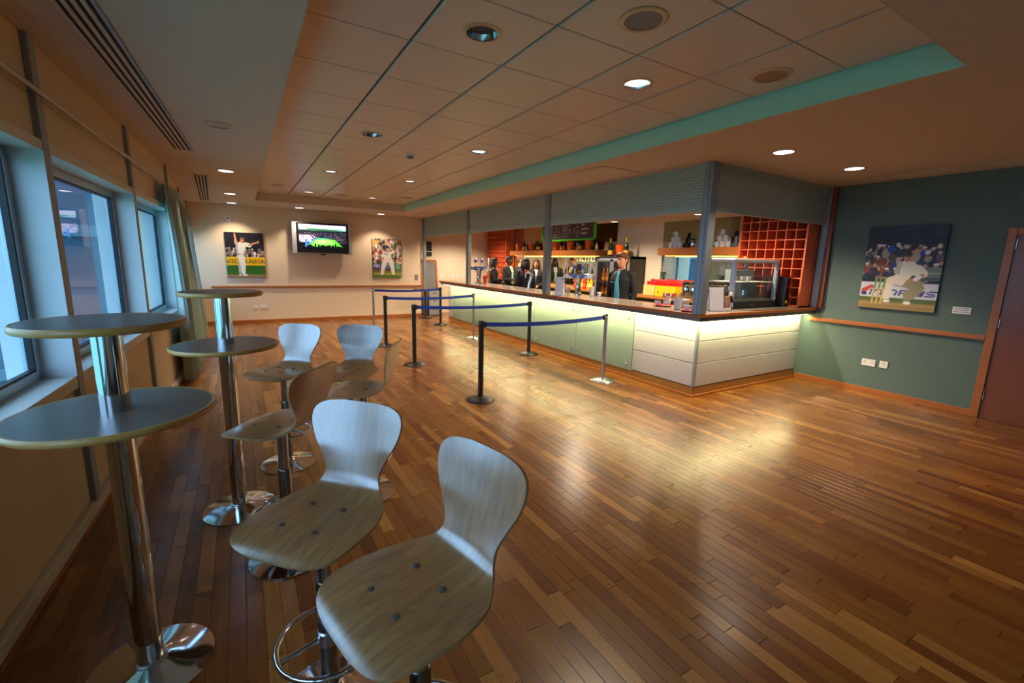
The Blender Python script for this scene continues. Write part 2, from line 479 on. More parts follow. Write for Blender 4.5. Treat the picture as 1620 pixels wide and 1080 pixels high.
# recessed downlights
M_LAMPON = mat('lamp_glow', (255, 244, 250), .4, emit=5.0, var=.01)
M_LAMPOFF = mat('lamp_dull', (150, 165, 175), .3)
M_REFL = mat('lamp_reflector', (200, 205, 210), .16, 1.0, var=.02)
M_TRIM = mat('lamp_trim', (196, 178, 150), .4, .3)
def downlight(x, y, z, on, label, n=28):
    t = thing('downlight', label, 'ceiling light', (x, y, z - .001), group='recessed round downlights')
    R = .088
    MB().lathe([(R, .004), (R + .022, .004), (R + .022, -.002), (R + .016, -.005), (R, -.005)], n=n, cap=False).build('trim_ring', M_TRIM, t, smooth=40)
    MB().lathe([(R + .004, .0), (R, 0), (R * .9, .03), (R * .72, .06), (R * .6, .075), (R * .62, .08), (R * .95, .045)], n=n, cap=False).build('reflector', M_REFL, t, smooth=60)
    MB().lathe([(.0, .058 if not on else .012), (R * (.72 if not on else .96), .058 if not on else .012), (R * .7, .074), (0, .074)], n=n, cap=False).build('lamp', M_LAMPON if on else M_LAMPOFF, t, smooth=40)
    return t
ordn = ['nearest', 'second', 'third', 'farthest']
for k, (x, y, on) in enumerate(TRAY_LAMPS):
    row = 'left' if x < 2 else 'right'; i = k // 2
    st = 'lit' if on else 'unlit'
    downlight(x, y, ZT, on, f'{st} round downlight among the ceiling tiles, {ordn[i]} of the {row} row')
SL = ['unlit round downlight in the plain ceiling beside the long slot vent by the windows',
      'lit downlight in the plain ceiling edge by the window wall, nearest of three lit',
      'lit downlight in the plain ceiling edge by the window wall, middle of three lit',
      'lit downlight in the left far ceiling corner above the bowler picture',
      'lit downlight in the ceiling edge just above the television',
      'lit downlight in the ceiling edge above the batsman picture',
      'lit downlight in the right ceiling, the one nearer the bar corner post',
      'lit downlight in the right ceiling nearer the green wall']
# holes in the soffit are not cut: the cans are surface trims with a shallow lamp below the plasterboard
def soffit_light(x, y, z, on, label):
    t = thing('downlight', label, 'ceiling light', (x, y, z - .001), group='recessed round downlights')
    R = .088
    MB().lathe([(R, 0), (R + .022, 0), (R + .022, -.003), (R + .016, -.006), (R, -.006)], n=28, cap=False).build('trim_ring', M_TRIM, t, smooth=40)
    MB().lathe([(0, 0), (R, 0), (R, -.004), (R * .9, -.0035), (0, -.003)], n=28, cap=False).build('lamp', M_LAMPON if on else mat('lamp_dark', (74, 84, 92), .2, .6), t, smooth=40)
for (x, y, on), l in zip(SOFFIT_LAMPS, SL): soffit_light(x, y, ZC, on, l)
BL = ['lit downlight inside the bar over the display cabinet', 'lit downlight inside the bar over the barman', 'lit downlight inside the bar over the staff group', 'lit downlight at the far end inside the bar']
for (x, y, on), l in zip(BAR_LAMPS, BL): soffit_light(x, y, ZC, on, l)
# ceiling speakers
M_SPK = mat('speaker_cloth', (150, 151, 154), .8, bump=.3, bscale=500)
M_SPKC = mat('speaker_cream', (170, 140, 112), .7, bump=.3, bscale=500)
def speaker(x, y, label, m):
    t = thing('ceiling_speaker', label, 'speaker', (x, y, ZT - .001))
    MB().lathe([(.098, 0), (.125, 0), (.125, -.003), (.118, -.007), (.098, -.007)], n=32, cap=False).build('rim', M_TRIM, t, smooth=40)
    MB().lathe([(0, 0), (.099, 0), (.099, -.004), (0, -.005)], n=32, cap=False).build('grille', m, t, smooth=40)
speaker(1.887, 1.875, 'large round grey ceiling speaker at the top of the picture', M_SPK)
speaker(3.10, 1.888, 'round beige ceiling speaker beside the green tray edge', M_SPKC)
speaker(0.66, 9.44, 'flat cream round speaker in the far left ceiling tiles', M_SPKC)
speaker(1.86, 10.0, 'flat cream round speaker in the far middle ceiling tiles', M_SPKC)
speaker(3.08, 9.45, 'flat cream round speaker in the far right ceiling tiles', M_SPKC)
t = thing('smoke_detector', 'small white smoke detector between the ceiling downlights', 'smoke detector', (1.87, 5.605, ZT - .001))
MB().lathe([(.055, 0), (.055, -.012), (.048, -.02)], n=24).build('base', M_WHITEP, t, smooth=40)
MB().lathe([(.040, -.02), (.042, -.035), (.030, -.048), (.0, -.05)], n=24).build('sensor_head', mat('sensor_grey', (120, 130, 134), .5), t, smooth=40)
# slot diffusers along the window side: frame bars with dark slots between
def slot_diffuser(y0, y1, x0, slope, label):
    t = thing('slot_diffuser', label, 'air vent', (x0 + slope * y0, y0, ZC - .001))
    ang = -math.atan(slope); t.rotation_euler = (0, 0, ang)
    L = (y1 - y0) / math.cos(ang)
    MB().box(0, .178, 0, L, -.002, .0).build('back_plate', M_DARK, t)
    for k in range(5):
        xx = k * .040
        MB().box(xx, xx + (.020 if k < 4 else .018), 0, L, -.010, -.001).build('vane', M_SOFFIT if k < 4 else M_FIN, t, bevel=.002, seg=1)
    for yy in (0, L - .02): MB().box(0, .178, yy, yy + .02, -.010, -.001).build('end_cap', M_SOFFIT, t)
slot_diffuser(.6, 6.2, -0.752, .034, 'long four-slot air diffuser in the ceiling along the near windows')
slot_diffuser(7.95, 11.6, -0.172, -.0415, 'short four-slot air diffuser in the ceiling above the curtains')
def access_panel(x0, x1, y0, y1, label):
    t = thing('ceiling_hatch', label, 'ceiling panel', ((x0 + x1) / 2, (y0 + y1) / 2, ZC - .001))
    a, b = (x1 - x0) / 2, (y1 - y0) / 2
    MB().box(-a, a, -b, b, -.004, 0).build('frame', M_TRIM, t)
    MB().box(-a + .012, a - .012, -b + .012, b - .012, -.008, -.003).build('panel', M_SOFFIT, t, bevel=.002, seg=1)
access_panel(3.61, 4.21, 4.05, 4.64, 'flat square ceiling hatch above the bar shutters')
access_panel(3.80, 4.30, 10.25, 11.2, 'flat ceiling hatch at the far end near the back wall')
t = thing('linear_diffuser', 'flush linear air diffuser in the ceiling beside the green wall', 'air vent', (6.58, 0.0, ZC - .001))
MB().box(0, .25, -1.0, 2.66, -.004, 0).build('frame', M_SOFFIT, t)
for k in range(3): MB().box(.03 + .07 * k, .075 + .07 * k, -.96, 2.62, -.009, -.003).build('vane', M_SOFFIT, t, bevel=.002, seg=1)

# ------------------------------------------------------------------ walls
struct('wall_back', MB().box(-1.9, 4.34, YB, YB + .9, 0, ZC + .02), M_CREAM)
struct('wall_far', MB().box(4.34, 7.3, 12.8, 13.1, 0, ZC + .02), M_BARWALL)
struct('wall_right', MB().box(XR, XR + .3, -3.6, 13.1, 0, ZC + .02).add([], []), M_GREEN)
struct('wall_front', MB().box(-1.9, 7.3, -3.6, -3.4, 0, ZC + .02), M_CREAM)
# trims
struct('trim_1', MB().box(-.62, 4.34, YB - .035, YB, .842, .878), M_OAK, bevel=.004)        # dado rail, back
struct('trim_2', MB().box(XR - .035, XR, 1.447, 3.25, .875, .925), M_OAK, bevel=.004)        # dado rail, right
struct('baseboard_back', MB().box(-.9, 4.34, YB - .018, YB, 0, .075), M_OAK, bevel=.003)
struct('baseboard_right', MB().box(XR - .018, XR, 1.447, 3.36, 0, .075), M_OAK, bevel=.003)
struct('trim_3', MB().box(XR - .055, XR, 3.105, 3.165, Z_BAR, ZC), M_OAKD, bevel=.004)       # post at the end of the green wall
# door on the right wall
D0, D1, DH = .46, 1.447, 2.08
d = struct('door_1', MB().box(XR - .012, XR + .01, D0 + .075, D1 - .075, .006, DH - .075), M_DOOR)
MB().box(XR - .03, XR, D1 - .07, D1, 0, DH).build('door_frame', M_OAK, d, bevel=.004)
MB().box(XR - .03, XR, D0, D0 + .07, 0, DH).build('door_frame', M_OAK, d, bevel=.004)
MB().box(XR - .03, XR, D0 + .0701, D1 - .0701, DH - .07, DH).build('door_frame', M_OAK, d, bevel=.004)
for z in (.22, 1.02, 1.86): MB().lathe([(.007, 0), (.007, .10)], (XR - .018, D1 - .078, z), 10).build('hinge', M_STEEL, d, smooth=40)
hd = MB(); hd.tube([(XR - .012, D0 + .13, 1.0), (XR - .055, D0 + .13, 1.0), (XR - .058, D0 + .15, 1.0), (XR - .058, D0 + .25, 1.0)], .009, 10); hd.build('door_handle', M_STEEL, d, smooth=50)

# window wall
SM0, SM1 = FINS[0], FINS[-1]
wl = MB(); segs = [(SM0, S_BEND), (S_BEND + 1e-4, SM1 + .4)]
for (a, b) in segs:
    wl.lbox(a, b, -.30, -.036, 0, Z_SILL - .045); wl.lbox(a, b, -.30, -.036, Z_HEAD + .045, ZC + .02)
wl.lbox(SM0 - .4, SM0, -.30, 0, 0, ZC)
wleft = struct('wall_left', wl, M_PANEL)
for i, s in enumerate(FINS):
    struct('trim_%d' % (10 + i), MB().lbox(s, s + .085, -.29, 0, 0.0, ZC), M_FIN, bevel=.004)
for (a, b) in segs:
    struct('baseboard_left', MB().lbox(a, b, -.036, .004, 0.022, .088), M_SKIRT, bevel=.004)
    struct('baseboard_left', MB().lbox(a, b, -.036, .010, 0.0, .022), M_OAK)
M_FRAME = mat('window_frame', (176, 200, 214), .3, .4)
M_GASKET = mat('window_gasket', (10, 14, 24), .5)
for i in range(len(FINS) - 1):
    a, b = FINS[i] + .085, FINS[i + 1]
    # wall boards above and below
    for (z0, z1) in ((.095, Z_SILL - .075), (Z_HEAD + .062, 2.40), (2.405, ZC)):
        MB().lbox(a + .004, b - .004, -.05, -.028, z0, z1).build('wall_board', M_PANEL, wleft, bevel=.003, seg=1)
    wd = struct('window_%d' % (i + 1), MB().lbox(a, b, -.30, -.004, Z_SILL - .07, Z_SILL), M_WHITE, bevel=.004)   # sill
    MB().lbox(a, b, -.30, -.004, Z_HEAD, Z_HEAD + .055).build('head_lining', M_WHITE, wd, bevel=.003)
    for (p, q) in ((a, a + .006), (b - .006, b)):
        MB().lbox(p, q, -.29, -.002, Z_SILL, Z_HEAD).build('jamb_lining', mat('jamb_white', (222, 228, 232), .4), wd)
    fr = MB(); D0f, D1f, fw = -.20, -.145, .055
    fr.lbox(a + .006, b - .006, D0f, D1f, Z_SILL, Z_SILL + fw); fr.lbox(a + .006, b - .006, D0f, D1f, Z_HEAD - fw, Z_HEAD)
    fr.lbox(a + .006, a + .006 + fw, D0f, D1f, Z_SILL, Z_HEAD); fr.lbox(b - .006 - fw, b - .006, D0f, D1f, Z_SILL, Z_HEAD)
    fr.build('frame', M_FRAME, wd, bevel=.005)
    gk = MB(); g = .012
    for (p, q, z0, z1) in ((a + .061, b - .061, Z_SILL + fw, Z_SILL + fw + g), (a + .061, b - .061, Z_HEAD - fw - g, Z_HEAD - fw), (a + .061, a + .061 + g, Z_SILL + fw, Z_HEAD - fw), (b - .061 - g, b - .061, Z_SILL + fw, Z_HEAD - fw)):
        gk.lbox(p, q, -.178, -.150, z0, z1)
    gk.build('gasket', M_GASKET, wd)
    MB().lbox(a + .05, b - .05, -.176, -.168, Z_SILL + .045, Z_HEAD - .045).build('pane', M_GLASSW, wd)
# outside: playing field below, and an added dark block that dims the panes
struct('ground_outside', MB().box(-80, -1.6, -60, 90, -5.2, -5.0), mat('outfield_grass', (100, 148, 132), .9, var=.12, scale=.4))
ow = struct('added_dark_block', MB().box(-9.5, -2.1, 13.6, 24, -5, 6.0), mat('added_block_teal', (14, 60, 82), .6, .0, var=.15, scale=2))
for z in (-1.2, 1.9, 4.6): MB().box(-9.5, -2.08, 13.52, 13.62, z, z + .25).build('band', mat('added_block_band', (60, 92, 108), .5), ow)
# ------------------------------------------------------------------ curtains and their track
M_CURT = mat('curtain_cloth', (166, 184, 176), .62, var=.10, scale=6, stretch=(1, 1, .2))
def curtain(s0, s1, label, folds):
    t = thing('curtain', label, 'curtain', LW(s0, .1, 0))
    o0 = Vector(t.location)
    n = folds * 10; rows = 14; rings = []
    for side in (0, 1):
        pass
    zs = [2.372 - (2.372 - .035) * (k / rows) for k in range(rows + 1)]
    front = []
    for k, z in enumerate(zs):
        row = []
        f = k / rows
        for j in range(n + 1):
            q = j / n
            ph = 2 * PI * folds * q + .5 * math.sin(3.1 * q + 2 * f)
            amp = (.030 + .030 * f) * (.75 + .35 * math.sin(7 * q + 1.3))
            s = s0 + (s1 - s0) * q * (1 - .04 * f) + .018 * math.sin(ph * 2)
            d = .055 + .075 * f + amp * math.sin(ph) + .012 * math.sin(5 * q + 4 * f)
            row.append(LW(s, d, z) - o0)
        front.append(row)
    mb = MB()
    W = n + 1
    vs = [p for r in front for p in r]
    th = .006
    nrm = N1 if s0 < S_BEND else N2
    back = [p - nrm * th for p in vs]
    fs = []
    R_ = len(front)
    for i in range(R_ - 1):
        for j in range(n):
            a = i * W + j
            fs.append((a, a + 1, a + W + 1, a + W)); b = a + R_ * W
            fs.append((b, b + W, b + W + 1, b + 1))
    for j in range(n):
        fs.append((j, j + R_ * W, j + 1 + R_ * W, j + 1)); a = (R_ - 1) * W + j
        fs.append((a, a + 1, a + 1 + R_ * W, a + R_ * W))
    for i in range(R_ - 1):
        a = i * W; fs.append((a, a + W, a + W + R_ * W, a + R_ * W)); a = i * W + n; fs.append((a, a + R_ * W, a + W + R_ * W, a + W))
    mb.add(vs + back, fs)
    mb.build('drape', M_CURT, t, smooth=70)
    # pinch pleat heading
    for j in range(folds):
        q = (j + .5) / folds
        p = LW(s0 + (s1 - s0) * q, .085, 2.33) - o0
        MB().tube([p + Vector((0, 0, -.05)), p + Vector((.004, 0, 0)), p + Vector((0, 0, .042))], [.016, .012, .022], 6).build('pleat', M_CURT, t, smooth=60)
curtain(6.62, 9.0, 'near grey-green curtain gathered at the end of the windows', 17)
curtain(9.75, 11.1, 'far grey-green curtain in the corner by the back wall', 9)
t = thing('curtain_track', 'long white curtain track across the boards above the windows', 'curtain track', LW(-1, .03, 2.40))
o0 = Vector(t.location)
MB().tube([LW(-3.8, .035, 2.398) - o0, LW(S_BEND, .035, 2.398) - o0, LW(11.6, .035, 2.398) - o0], .012, 8).build('rail', mat('track_white', (196, 180, 160), .4), t, smooth=50)
for s in (-2, -.9, .6, 1.9, 3.0, 4.3, 5.0, 6.2, 8.2, 10.2):
    MB().box(-.01, .01, -.01, .01, -.012, .012).build('bracket', M_WHITEP, t, loc=LW(s, .018, 2.398) - o0)

# ------------------------------------------------------------------ bar: counter, worktop, shutters
BX, BY = 4.66, 3.37            # panel fronts
FX, FY = 4.40, 3.17            # top front edges
BEND = 10.95
M_METP = mat('metal_panel', (196, 194, 200), .42, .35, var=.05, scale=300, bump=.05, bscale=700)
M_GPANEL = mat_glass('frosted_glass', (216, 232, 222), .05, body=.35, body_rgb=(206, 222, 212))
M_GBACK = mat('glass_backing', (190, 204, 194), .5)
M_PLINTH = mat('wood_plinth', (150, 104, 50), .35, var=.15, scale=12)
bc = thing('bar_counter', 'long L-shaped bar front of glass and metal panels glowing under its top', 'bar', (BX, BY, 0))
def L(mb): 
    return mb
bo = Vector((BX, BY, 0))
def bbox(x0, x1, y0, y1, z0, z1): return MB().box(x0 - BX, x1 - BX, y0 - BY, y1 - BY, z0, z1)
m = bbox(BX + .03, BX + .34, BY + .03, BEND, 0, .985); m.box(.03, XR - .03 - BX, .03, .38, 0, .985)
m.build('carcass', M_GBACK, bc)
# plinths
bbox(BX + .004, BX + .04, BY + .004, BEND, .0, .125).build('plinth', M_PLINTH, bc, bevel=.002)
bbox(BX + .0405, XR - .02, BY + .004, BY + .04, .0, .125).build('plinth', M_PLINTH, bc, bevel=.002)
bbox(BX - .012, BX + .004, BY - .012, BEND, 0, .03).build('floor_bead', M_OAK, bc, bevel=.003)
bbox(BX + .0045, XR - .02, BY - .012, BY + .0035, 0, .03).build('floor_bead', M_OAK, bc, bevel=.003)
# metal panels at the corner
zs = [.13, .425, .70, .985]
for k in range(3):
    bbox(BX, BX + .03, BY + .03, 4.385, zs[k] + .004, zs[k + 1] - .004).build('metal_panel', M_METP, bc, bevel=.003)
    bbox(BX + .03, XR - .006, BY, BY + .03, zs[k] + .004, zs[k + 1] - .004).build('metal_panel', M_METP, bc, bevel=.003)
bbox(BX - .006, BX + .03, BY - .006, BY + .03, .13, .985).build('corner_trim', M_ALU, bc, bevel=.006)
# frosted glass panels on round studs
gy = [4.40, 5.66, 6.90, 8.21, 9.45, 10.69]
for i in range(len(gy) - 1):
    g = MB().box(-.004, .006, gy[i] - BY + .006, gy[i + 1] - BY - .006, .11, .985).build('glass_panel', M_GPANEL, bc)
    for yy in (gy[i] + .09, gy[i + 1] - .09):
        for z in (.19, .845):
            MB().lathe([(.010, .02), (.010, -.004), (.018, -.005), (.018, -.012), (.012, -.018), (0, -.018)], (0, yy - BY, z), 14, 'x').build('stud', M_CHROME, g, smooth=40)
bbox(BX, BX + .03, 10.70, BEND, .13, .985).build('end_panel', M_METP, bc, bevel=.003)
MB().box(.0, .42, BEND - BY, BEND - BY + .03, 0, .985).build('end_cheek', M_GREY, bc, bevel=.003)
# light strip profile tucked behind the fascia
M_LEDON = mat('strip_glow', (255, 226, 150), .4, emit=14, var=.01)
s = MB().box(4.475 - BX, 4.495 - BX, 3.28 - BY, BEND - .1 - BY, .962, .972); s.box(4.475 - BX, XR - .1 - BX, 3.24 - BY, 3.26 - BY, .962, .972)
s.build('light_strip', M_LEDON, bc)
# worktop
M_TOP = mat('bar_top_laminate', (150, 138, 124), .22, var=.05, scale=20, coat=.3)
wt = thing('bar_worktop', 'L-shaped bar top with grey surface and polished wood edge', 'worktop', (FX, FY, Z_BAR))
def wbox(x0, x1, y0, y1, z0, z1): return MB().box(x0 - FX, x1 - FX, y0 - FY, y1 - FY, z0 - Z_BAR, z1 - Z_BAR)
m = wbox(FX + .03, FX + .70, FY + .03, BEND + .05, Z_BAR - .035, Z_BAR); m.box(.70, XR - .025 - FX, .03, .80, -.035, 0)
m.build('top', M_TOP, wt)
wbox(FX, FX + .03, FY, BEND + .05, Z_BAR - .038, Z_BAR + .001).build('wood_edge', M_OAK, wt, bevel=.006)
wbox(FX + .03, XR - .002, FY, FY + .03, Z_BAR - .038, Z_BAR + .001).build('wood_edge', M_OAK, wt, bevel=.006)
wbox(FX + .70, FX + .72, FY + .80, BEND + .05, Z_BAR - .038, Z_BAR + .001).build('wood_edge', M_OAK, wt, bevel=.004)
wbox(FX, FX + .70, BEND + .05, BEND + .075, Z_BAR - .038, Z_BAR + .001).build('wood_edge', M_OAK, wt, bevel=.004)
M_FASC = mat('fascia_metal', (120, 118, 116), .38, .5, var=.05)
wbox(FX + .015, FX + .03, FY + .015, BEND, .975, Z_BAR - .038).build('fascia', M_FASC, wt)
wbox(FX + .03, XR - .002, FY + .015, FY + .03, .975, Z_BAR - .038).build('fascia', M_FASC, wt)
m = wbox(FX + .03, BX + .34, FY + .03, BEND, .986, Z_BAR - .035); m.box(BX + .34 - FX, XR - .025 - FX, .03, .56, .986 - Z_BAR, -.035)
m.build('underside', M_WHITE, wt)

# shutters
M_SHUT = mat('shutter_grey', (168, 186, 179), .40, .12, var=.04, scale=20)
M_POST = mat('shutter_post_paint', (140, 150, 156), .42, .3, var=.03)
SX, SY = 4.42, 3.20
ZSB = 2.195
def shutter(name, label, axis, a0, a1, c, loc):
    t = thing('roller_shutter', label, 'shutter', loc)
    # corrugated curtain of interlocking slats
    prof = []; z = ZSB + .05; p = .034
    while z < ZC - .012:
        prof += [(0.0, z), (-.007, z + .006), (-.009, z + .015), (-.006, z + .026), (0.0, z + .031)]; z += p
    prof += [(0, ZC - .001)]
    back = [(.012, zz) for (_, zz) in reversed(prof)]
    poly = prof + back
    def P(d, a, z):
        return ((c + d) - loc[0], a - loc[1], z - loc[2]) if axis == 'y' else (a - loc[0], (c + d) - loc[1], z - loc[2])
    mb = MB(); n = len(prof)
    vs = [P(d, a0, z) for (d, z) in poly] + [P(d, a1, z) for (d, z) in poly]
    N = len(poly)
    fs = [(k, (k + 1) % N, (k + 1) % N + N, k + N) for k in range(N)]
    mb.add(vs, fs)
    mb.build('slat_curtain', M_SHUT, t, smooth=35)
    b = MB()
    vs2 = [P(d, a, z) for a in (a0, a1) for (d, z) in ((-.014, ZSB), (.022, ZSB), (.022, ZSB + .055), (-.014, ZSB + .055))]
    b.add(vs2, [(0, 1, 2, 3), (7, 6, 5, 4)] + [(k, (k + 1) % 4, (k + 1) % 4 + 4, k + 4) for k in range(4)])
    b.build('bottom_bar', M_SHUT, t, bevel=.004)
    return t
shutter('roller_shutter', 'raised grey roller shutter over the long bar, nearest the corner post', 'y', 3.278, 6.158, SX, (SX, 4.7, ZSB))
shutter('roller_shutter', 'raised grey roller shutter over the long bar, middle bay', 'y', 6.302, 9.248, SX, (SX, 7.8, ZSB))
shutter('roller_shutter', 'raised grey roller shutter over the long bar, farthest bay', 'y', 9.362, YB - .07, SX, (SX, 10.7, ZSB))
shutter('roller_shutter', 'raised grey roller shutter over the short end of the bar', 'x', 4.49, XR - .06, SY, (5.7, SY, ZSB))
def post(x0, x1, y0, y1, label, z0=Z_BAR + .002, z1=ZC - .001):
    t = thing('shutter_post', label, 'post', ((x0 + x1) / 2, (y0 + y1) / 2, z0))
    a, b = (x1 - x0) / 2, (y1 - y0) / 2
    MB().box(-a, a, -b, b, 0, z1 - z0).build('column', M_POST, t, bevel=.006)
    MB().box(-a - .006, -a + .012, -.012, .012, 0, z1 - z0).build('guide_rib', M_ALU, t, bevel=.002)
    return t
post(SX - .05, SX + .07, SY - .03, SY + .075, 'thick grey shutter post at the corner of the bar')
post(SX - .03, SX + .05, 6.16, 6.30, 'grey shutter post on the bar beside the white menu card')
post(SX - .03, SX + .05, 9.25, 9.36, 'grey shutter post on the bar near the farthest beer font')
post(SX - .03, SX + .05, YB - .06, YB - .002, 'grey shutter post at the far end by the back wall', z0=0.0)
post(XR - .055, XR - .002, SY - .032, SY + .05, 'slim grey shutter post against the green wall')

# ------------------------------------------------------------------ bar back wall: mirrors, racks, shelves, fridge
struct('wall_bar_back', MB().box(XR - .012, XR, 6.02, 7.26, 0, ZC - .002), M_BARWALL)
def mirror(y0, y1, label, z0=1.03):
    t = thing('wall_mirror', label, 'mirror', (XR - .009, (y0 + y1) / 2, z0))
    h = (y1 - y0) / 2
    MB().box(-.006, .006, -h + .003, h - .003, 0, ZC - .002 - z0).build('mirror_panel', M_MIRROR, t)
mirror(3.24, 6.02, 'wide wall mirror behind the mug shelf at the near end of the bar')
mirror(7.26, 7.89, 'narrow wall mirror panel just beyond the bottle fridge')
mirror(7.89, 10.32, 'wall mirror panel behind the hanging menu board')
mirror(10.32, 12.8, 'farthest wall mirror panel beside the far pigeonhole rack')
struct('wall_bar_base', MB().box(XR - .02, XR, 3.80, 12.8, 0, .98), mat('bar_base_dark', (70, 58, 48), .6))

M_RACK = mat('rack_terracotta', (222, 108, 66), .45, var=.08, scale=8)
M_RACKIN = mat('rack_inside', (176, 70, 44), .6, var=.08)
def rack(y0, n, p, rows, rp, z0, label):
    t = thing('pigeonhole_rack', label, 'rack', (6.674, y0, z0))
    w_, dp, th = n * p, .30, .012
    MB().box(0, dp, -.025, 0, 0, rows * rp + .02).build('side_panel', M_RACK, t, bevel=.002, seg=1)
    MB().box(0, dp, w_, w_ + .025, 0, rows * rp + .02).build('side_panel', M_RACK, t, bevel=.002, seg=1)
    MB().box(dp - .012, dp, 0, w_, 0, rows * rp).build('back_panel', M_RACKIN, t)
    MB().box(-.02, dp, -.025, w_ + .025, 0, .02).build('bottom_board', M_RACK, t, bevel=.002, seg=1)
    MB().box(0, dp, 0, w_, rows * rp, rows * rp + .02).build('top_board', M_RACK, t)
    for k in range(1, n): MB().box(0, dp - .012, k * p - th / 2, k * p + th / 2, .02, rows * rp).build('divider', M_RACK, t)
    for k in range(1, rows): MB().box(.001, dp - .012, 0, w_, k * rp - th / 2, k * rp + th / 2).build('shelf', M_RACK, t)
    return t
rack(3.30, 7, .134, 11, .134, Z_BAR + .003, 'large terracotta pigeonhole rack behind the glass display cabinet')
rack(11.53, 7, .158, 11, .142, 1.033, 'far terracotta pigeonhole rack at the end of the bar behind the staff')

def shelf(y0, y1, z0, z1, label):
    t = thing('wall_shelf', label, 'shelf', (6.838, (y0 + y1) / 2, z0))
    h = (y1 - y0) / 2
    MB().box(-.16, .148, -h, h, .012, z1 - z0).build('board', M_OAK, t, bevel=.003)
    MB().box(-.14, .14, -h + .02, h - .02, .004, .012).build('underside', mat('shelf_under', (200, 160, 90), .6), t)
    MB().box(-.012, .012, -h + .06, h - .06, -.004, .004).build('light_strip', mat('shelf_strip_glow', (255, 206, 60), .4, emit=6, var=.01), t)
    return t
shelf(7.58, 11.26, 1.762, 1.895, 'long thick wooden back shelf holding ice buckets and bottles')
shelf(4.25, 5.86, 1.775, 1.915, 'short thick wooden shelf holding mugs above the crisp packets')
# back counter
M_BACKW = mat('back_counter_wood', (176, 116, 56), .35, var=.12, scale=10)
for (y0, y1, lab) in ((4.25, 6.40, 'wooden back counter under the mug shelf carrying crisps and flasks'), (7.42, 11.46, 'wooden back counter under the long shelf behind the staff')):
    t = thing('back_counter', lab, 'counter', (6.45, (y0 + y1) / 2, 0)); h = (y1 - y0) / 2
    MB().box(0, .53, -h, h, .985, 1.03).build('worktop', M_BACKW, t, bevel=.004)
    MB().box(.06, .53, -h, h, .10, .985).build('cupboard', mat('cupboard_dark', (52, 44, 40), .5), t)
    MB().box(.10, .53, -h, h, 0, .10).build('plinth', M_DARK, t)
    nn = int(h * 2 / .6)
    for k in range(nn):
        a = -h + k * (2 * h / nn)
        dd = MB().box(.042, .06, a + .006, a + 2 * h / nn - .006, .12, .97).build('door', mat('cupboard_door', (66, 56, 50), .45), t, bevel=.003)
        MB().tube([(.04, a + .05, .78), (.025, a + .05, .80), (.025, a + .05, .90), (.04, a + .05, .92)], .005, 6).build('handle', M_STEEL, dd, smooth=40)
# bottle fridge
fx, fy0, fy1, fz = 6.53, 6.41, 7.40, 1.755
fr = thing('bottle_fridge', 'tall black two-door glass bottle fridge behind the barman', 'fridge', (fx, (fy0 + fy1) / 2, 0))
M_FR = mat('fridge_case', (58, 58, 62), .4, .4, var=.05)
h = (fy1 - fy0) / 2
m = MB(); m.box(.03, .455, -h, -h + .03, .08, fz); m.box(.03, .455, h - .03, h, .08, fz); m.box(.03, .455, -h, h, .08, .30); m.box(.43, .455, -h, h, .08, fz); m.box(.0, .455, -h, h, fz - .05, fz)
m.build('case', M_FR, fr, bevel=.004)
MB().box(.06, .455, -h + .03, h - .03, 0, .08).build('plinth', M_BLACK, fr)
for z in (.62, .92, 1.22): MB().box(.06, .43, -h + .03, h - .03, z, z + .012).build('wire_shelf', M_STEEL, fr)
for sgn in (-1, 1):
    a0, a1 = (-h + .004, -.004) if sgn < 0 else (.004, h - .004)
    m = MB(); m.box(0, .03, a0, a0 + .045, .30, fz - .055); m.box(0, .03, a1 - .045, a1, .30, fz - .055); m.box(0, .03, a0, a1, .30, .35); m.box(0, .03, a0, a1, fz - .105, fz - .055)
    dd = m.build('door', mat('fridge_door', (150, 156, 166), .35, .6), fr, bevel=.003)
    MB().box(.012, .018, a0 + .04, a1 - .04, .345, fz - .10).build('pane', mat_glass('fridge_glass', (235, 235, 235), .0), dd)
    yy = -.03 if sgn < 0 else .03
    MB().box(-.03, -.012, yy - .012, yy + .012, .9, 1.25).build('handle', M_BLACK, dd, bevel=.004)
MB().box(.10, .42, -h + .04, h - .04, fz - .056, fz - .05).build('inner_light', mat('fridge_light', (255, 240, 210), .4, emit=3.0), fr)
# ------------------------------------------------------------------ two-tier standing tables
M_TTOP = mat('table_top_laminate', (104, 92, 82), .30, var=.05, scale=10)
M_TEDGE = mat('table_edge_ply', (186, 140, 72), .35, var=.12, scale=30)
def tier(t, z, R):
    MB().lathe([(0, .0), (R - .012, 0), (R - .012, .0228), (0, .0235)], (0, 0, z - .0235), 56).build('table_top', M_TTOP, t, smooth=30)
    prof = [(R - .014, .001), (R - .006, -.001), (R - .001, .004), (R, .0115), (R - .001, .019), (R - .006, .0238), (R - .014, .0228)]
    MB().lathe(prof, (0, 0, z - .0235), 56, cap=False).build('wood_edge', M_TEDGE, t, smooth=50)
def table(x, y, R1, R2, z1, z2, label):
    t = thing('standing_table', label, 'table', (x, y, 0))
    r = .043
    MB().lathe([(.20, 0), (.205, .004), (.205, .008), (.18, .014), (.11, .026), (.06, .036), (.05, .04), (0, .04)], n=48).build('base', M_CHROME, t, smooth=50)
    MB().lathe([(r + .012, .036), (r + .012, .042), (r, .046)], n=28).build('collar', M_STEEL, t, smooth=40)
    MB().lathe([(r, .04), (r, z1 - .024)], n=32).build('pole', M_CHROME, t, smooth=40)
    tier(t, z2, R2); tier(t, z1, R1)
    return t
table(-0.41, 1.985, .227, .293, 1.37, 1.056, 'two-tier round standing table nearest the camera by the windows')
table(-0.112, 3.12, .214, .282, 1.385, 1.073, 'two-tier round standing table behind, nearer the curtains')

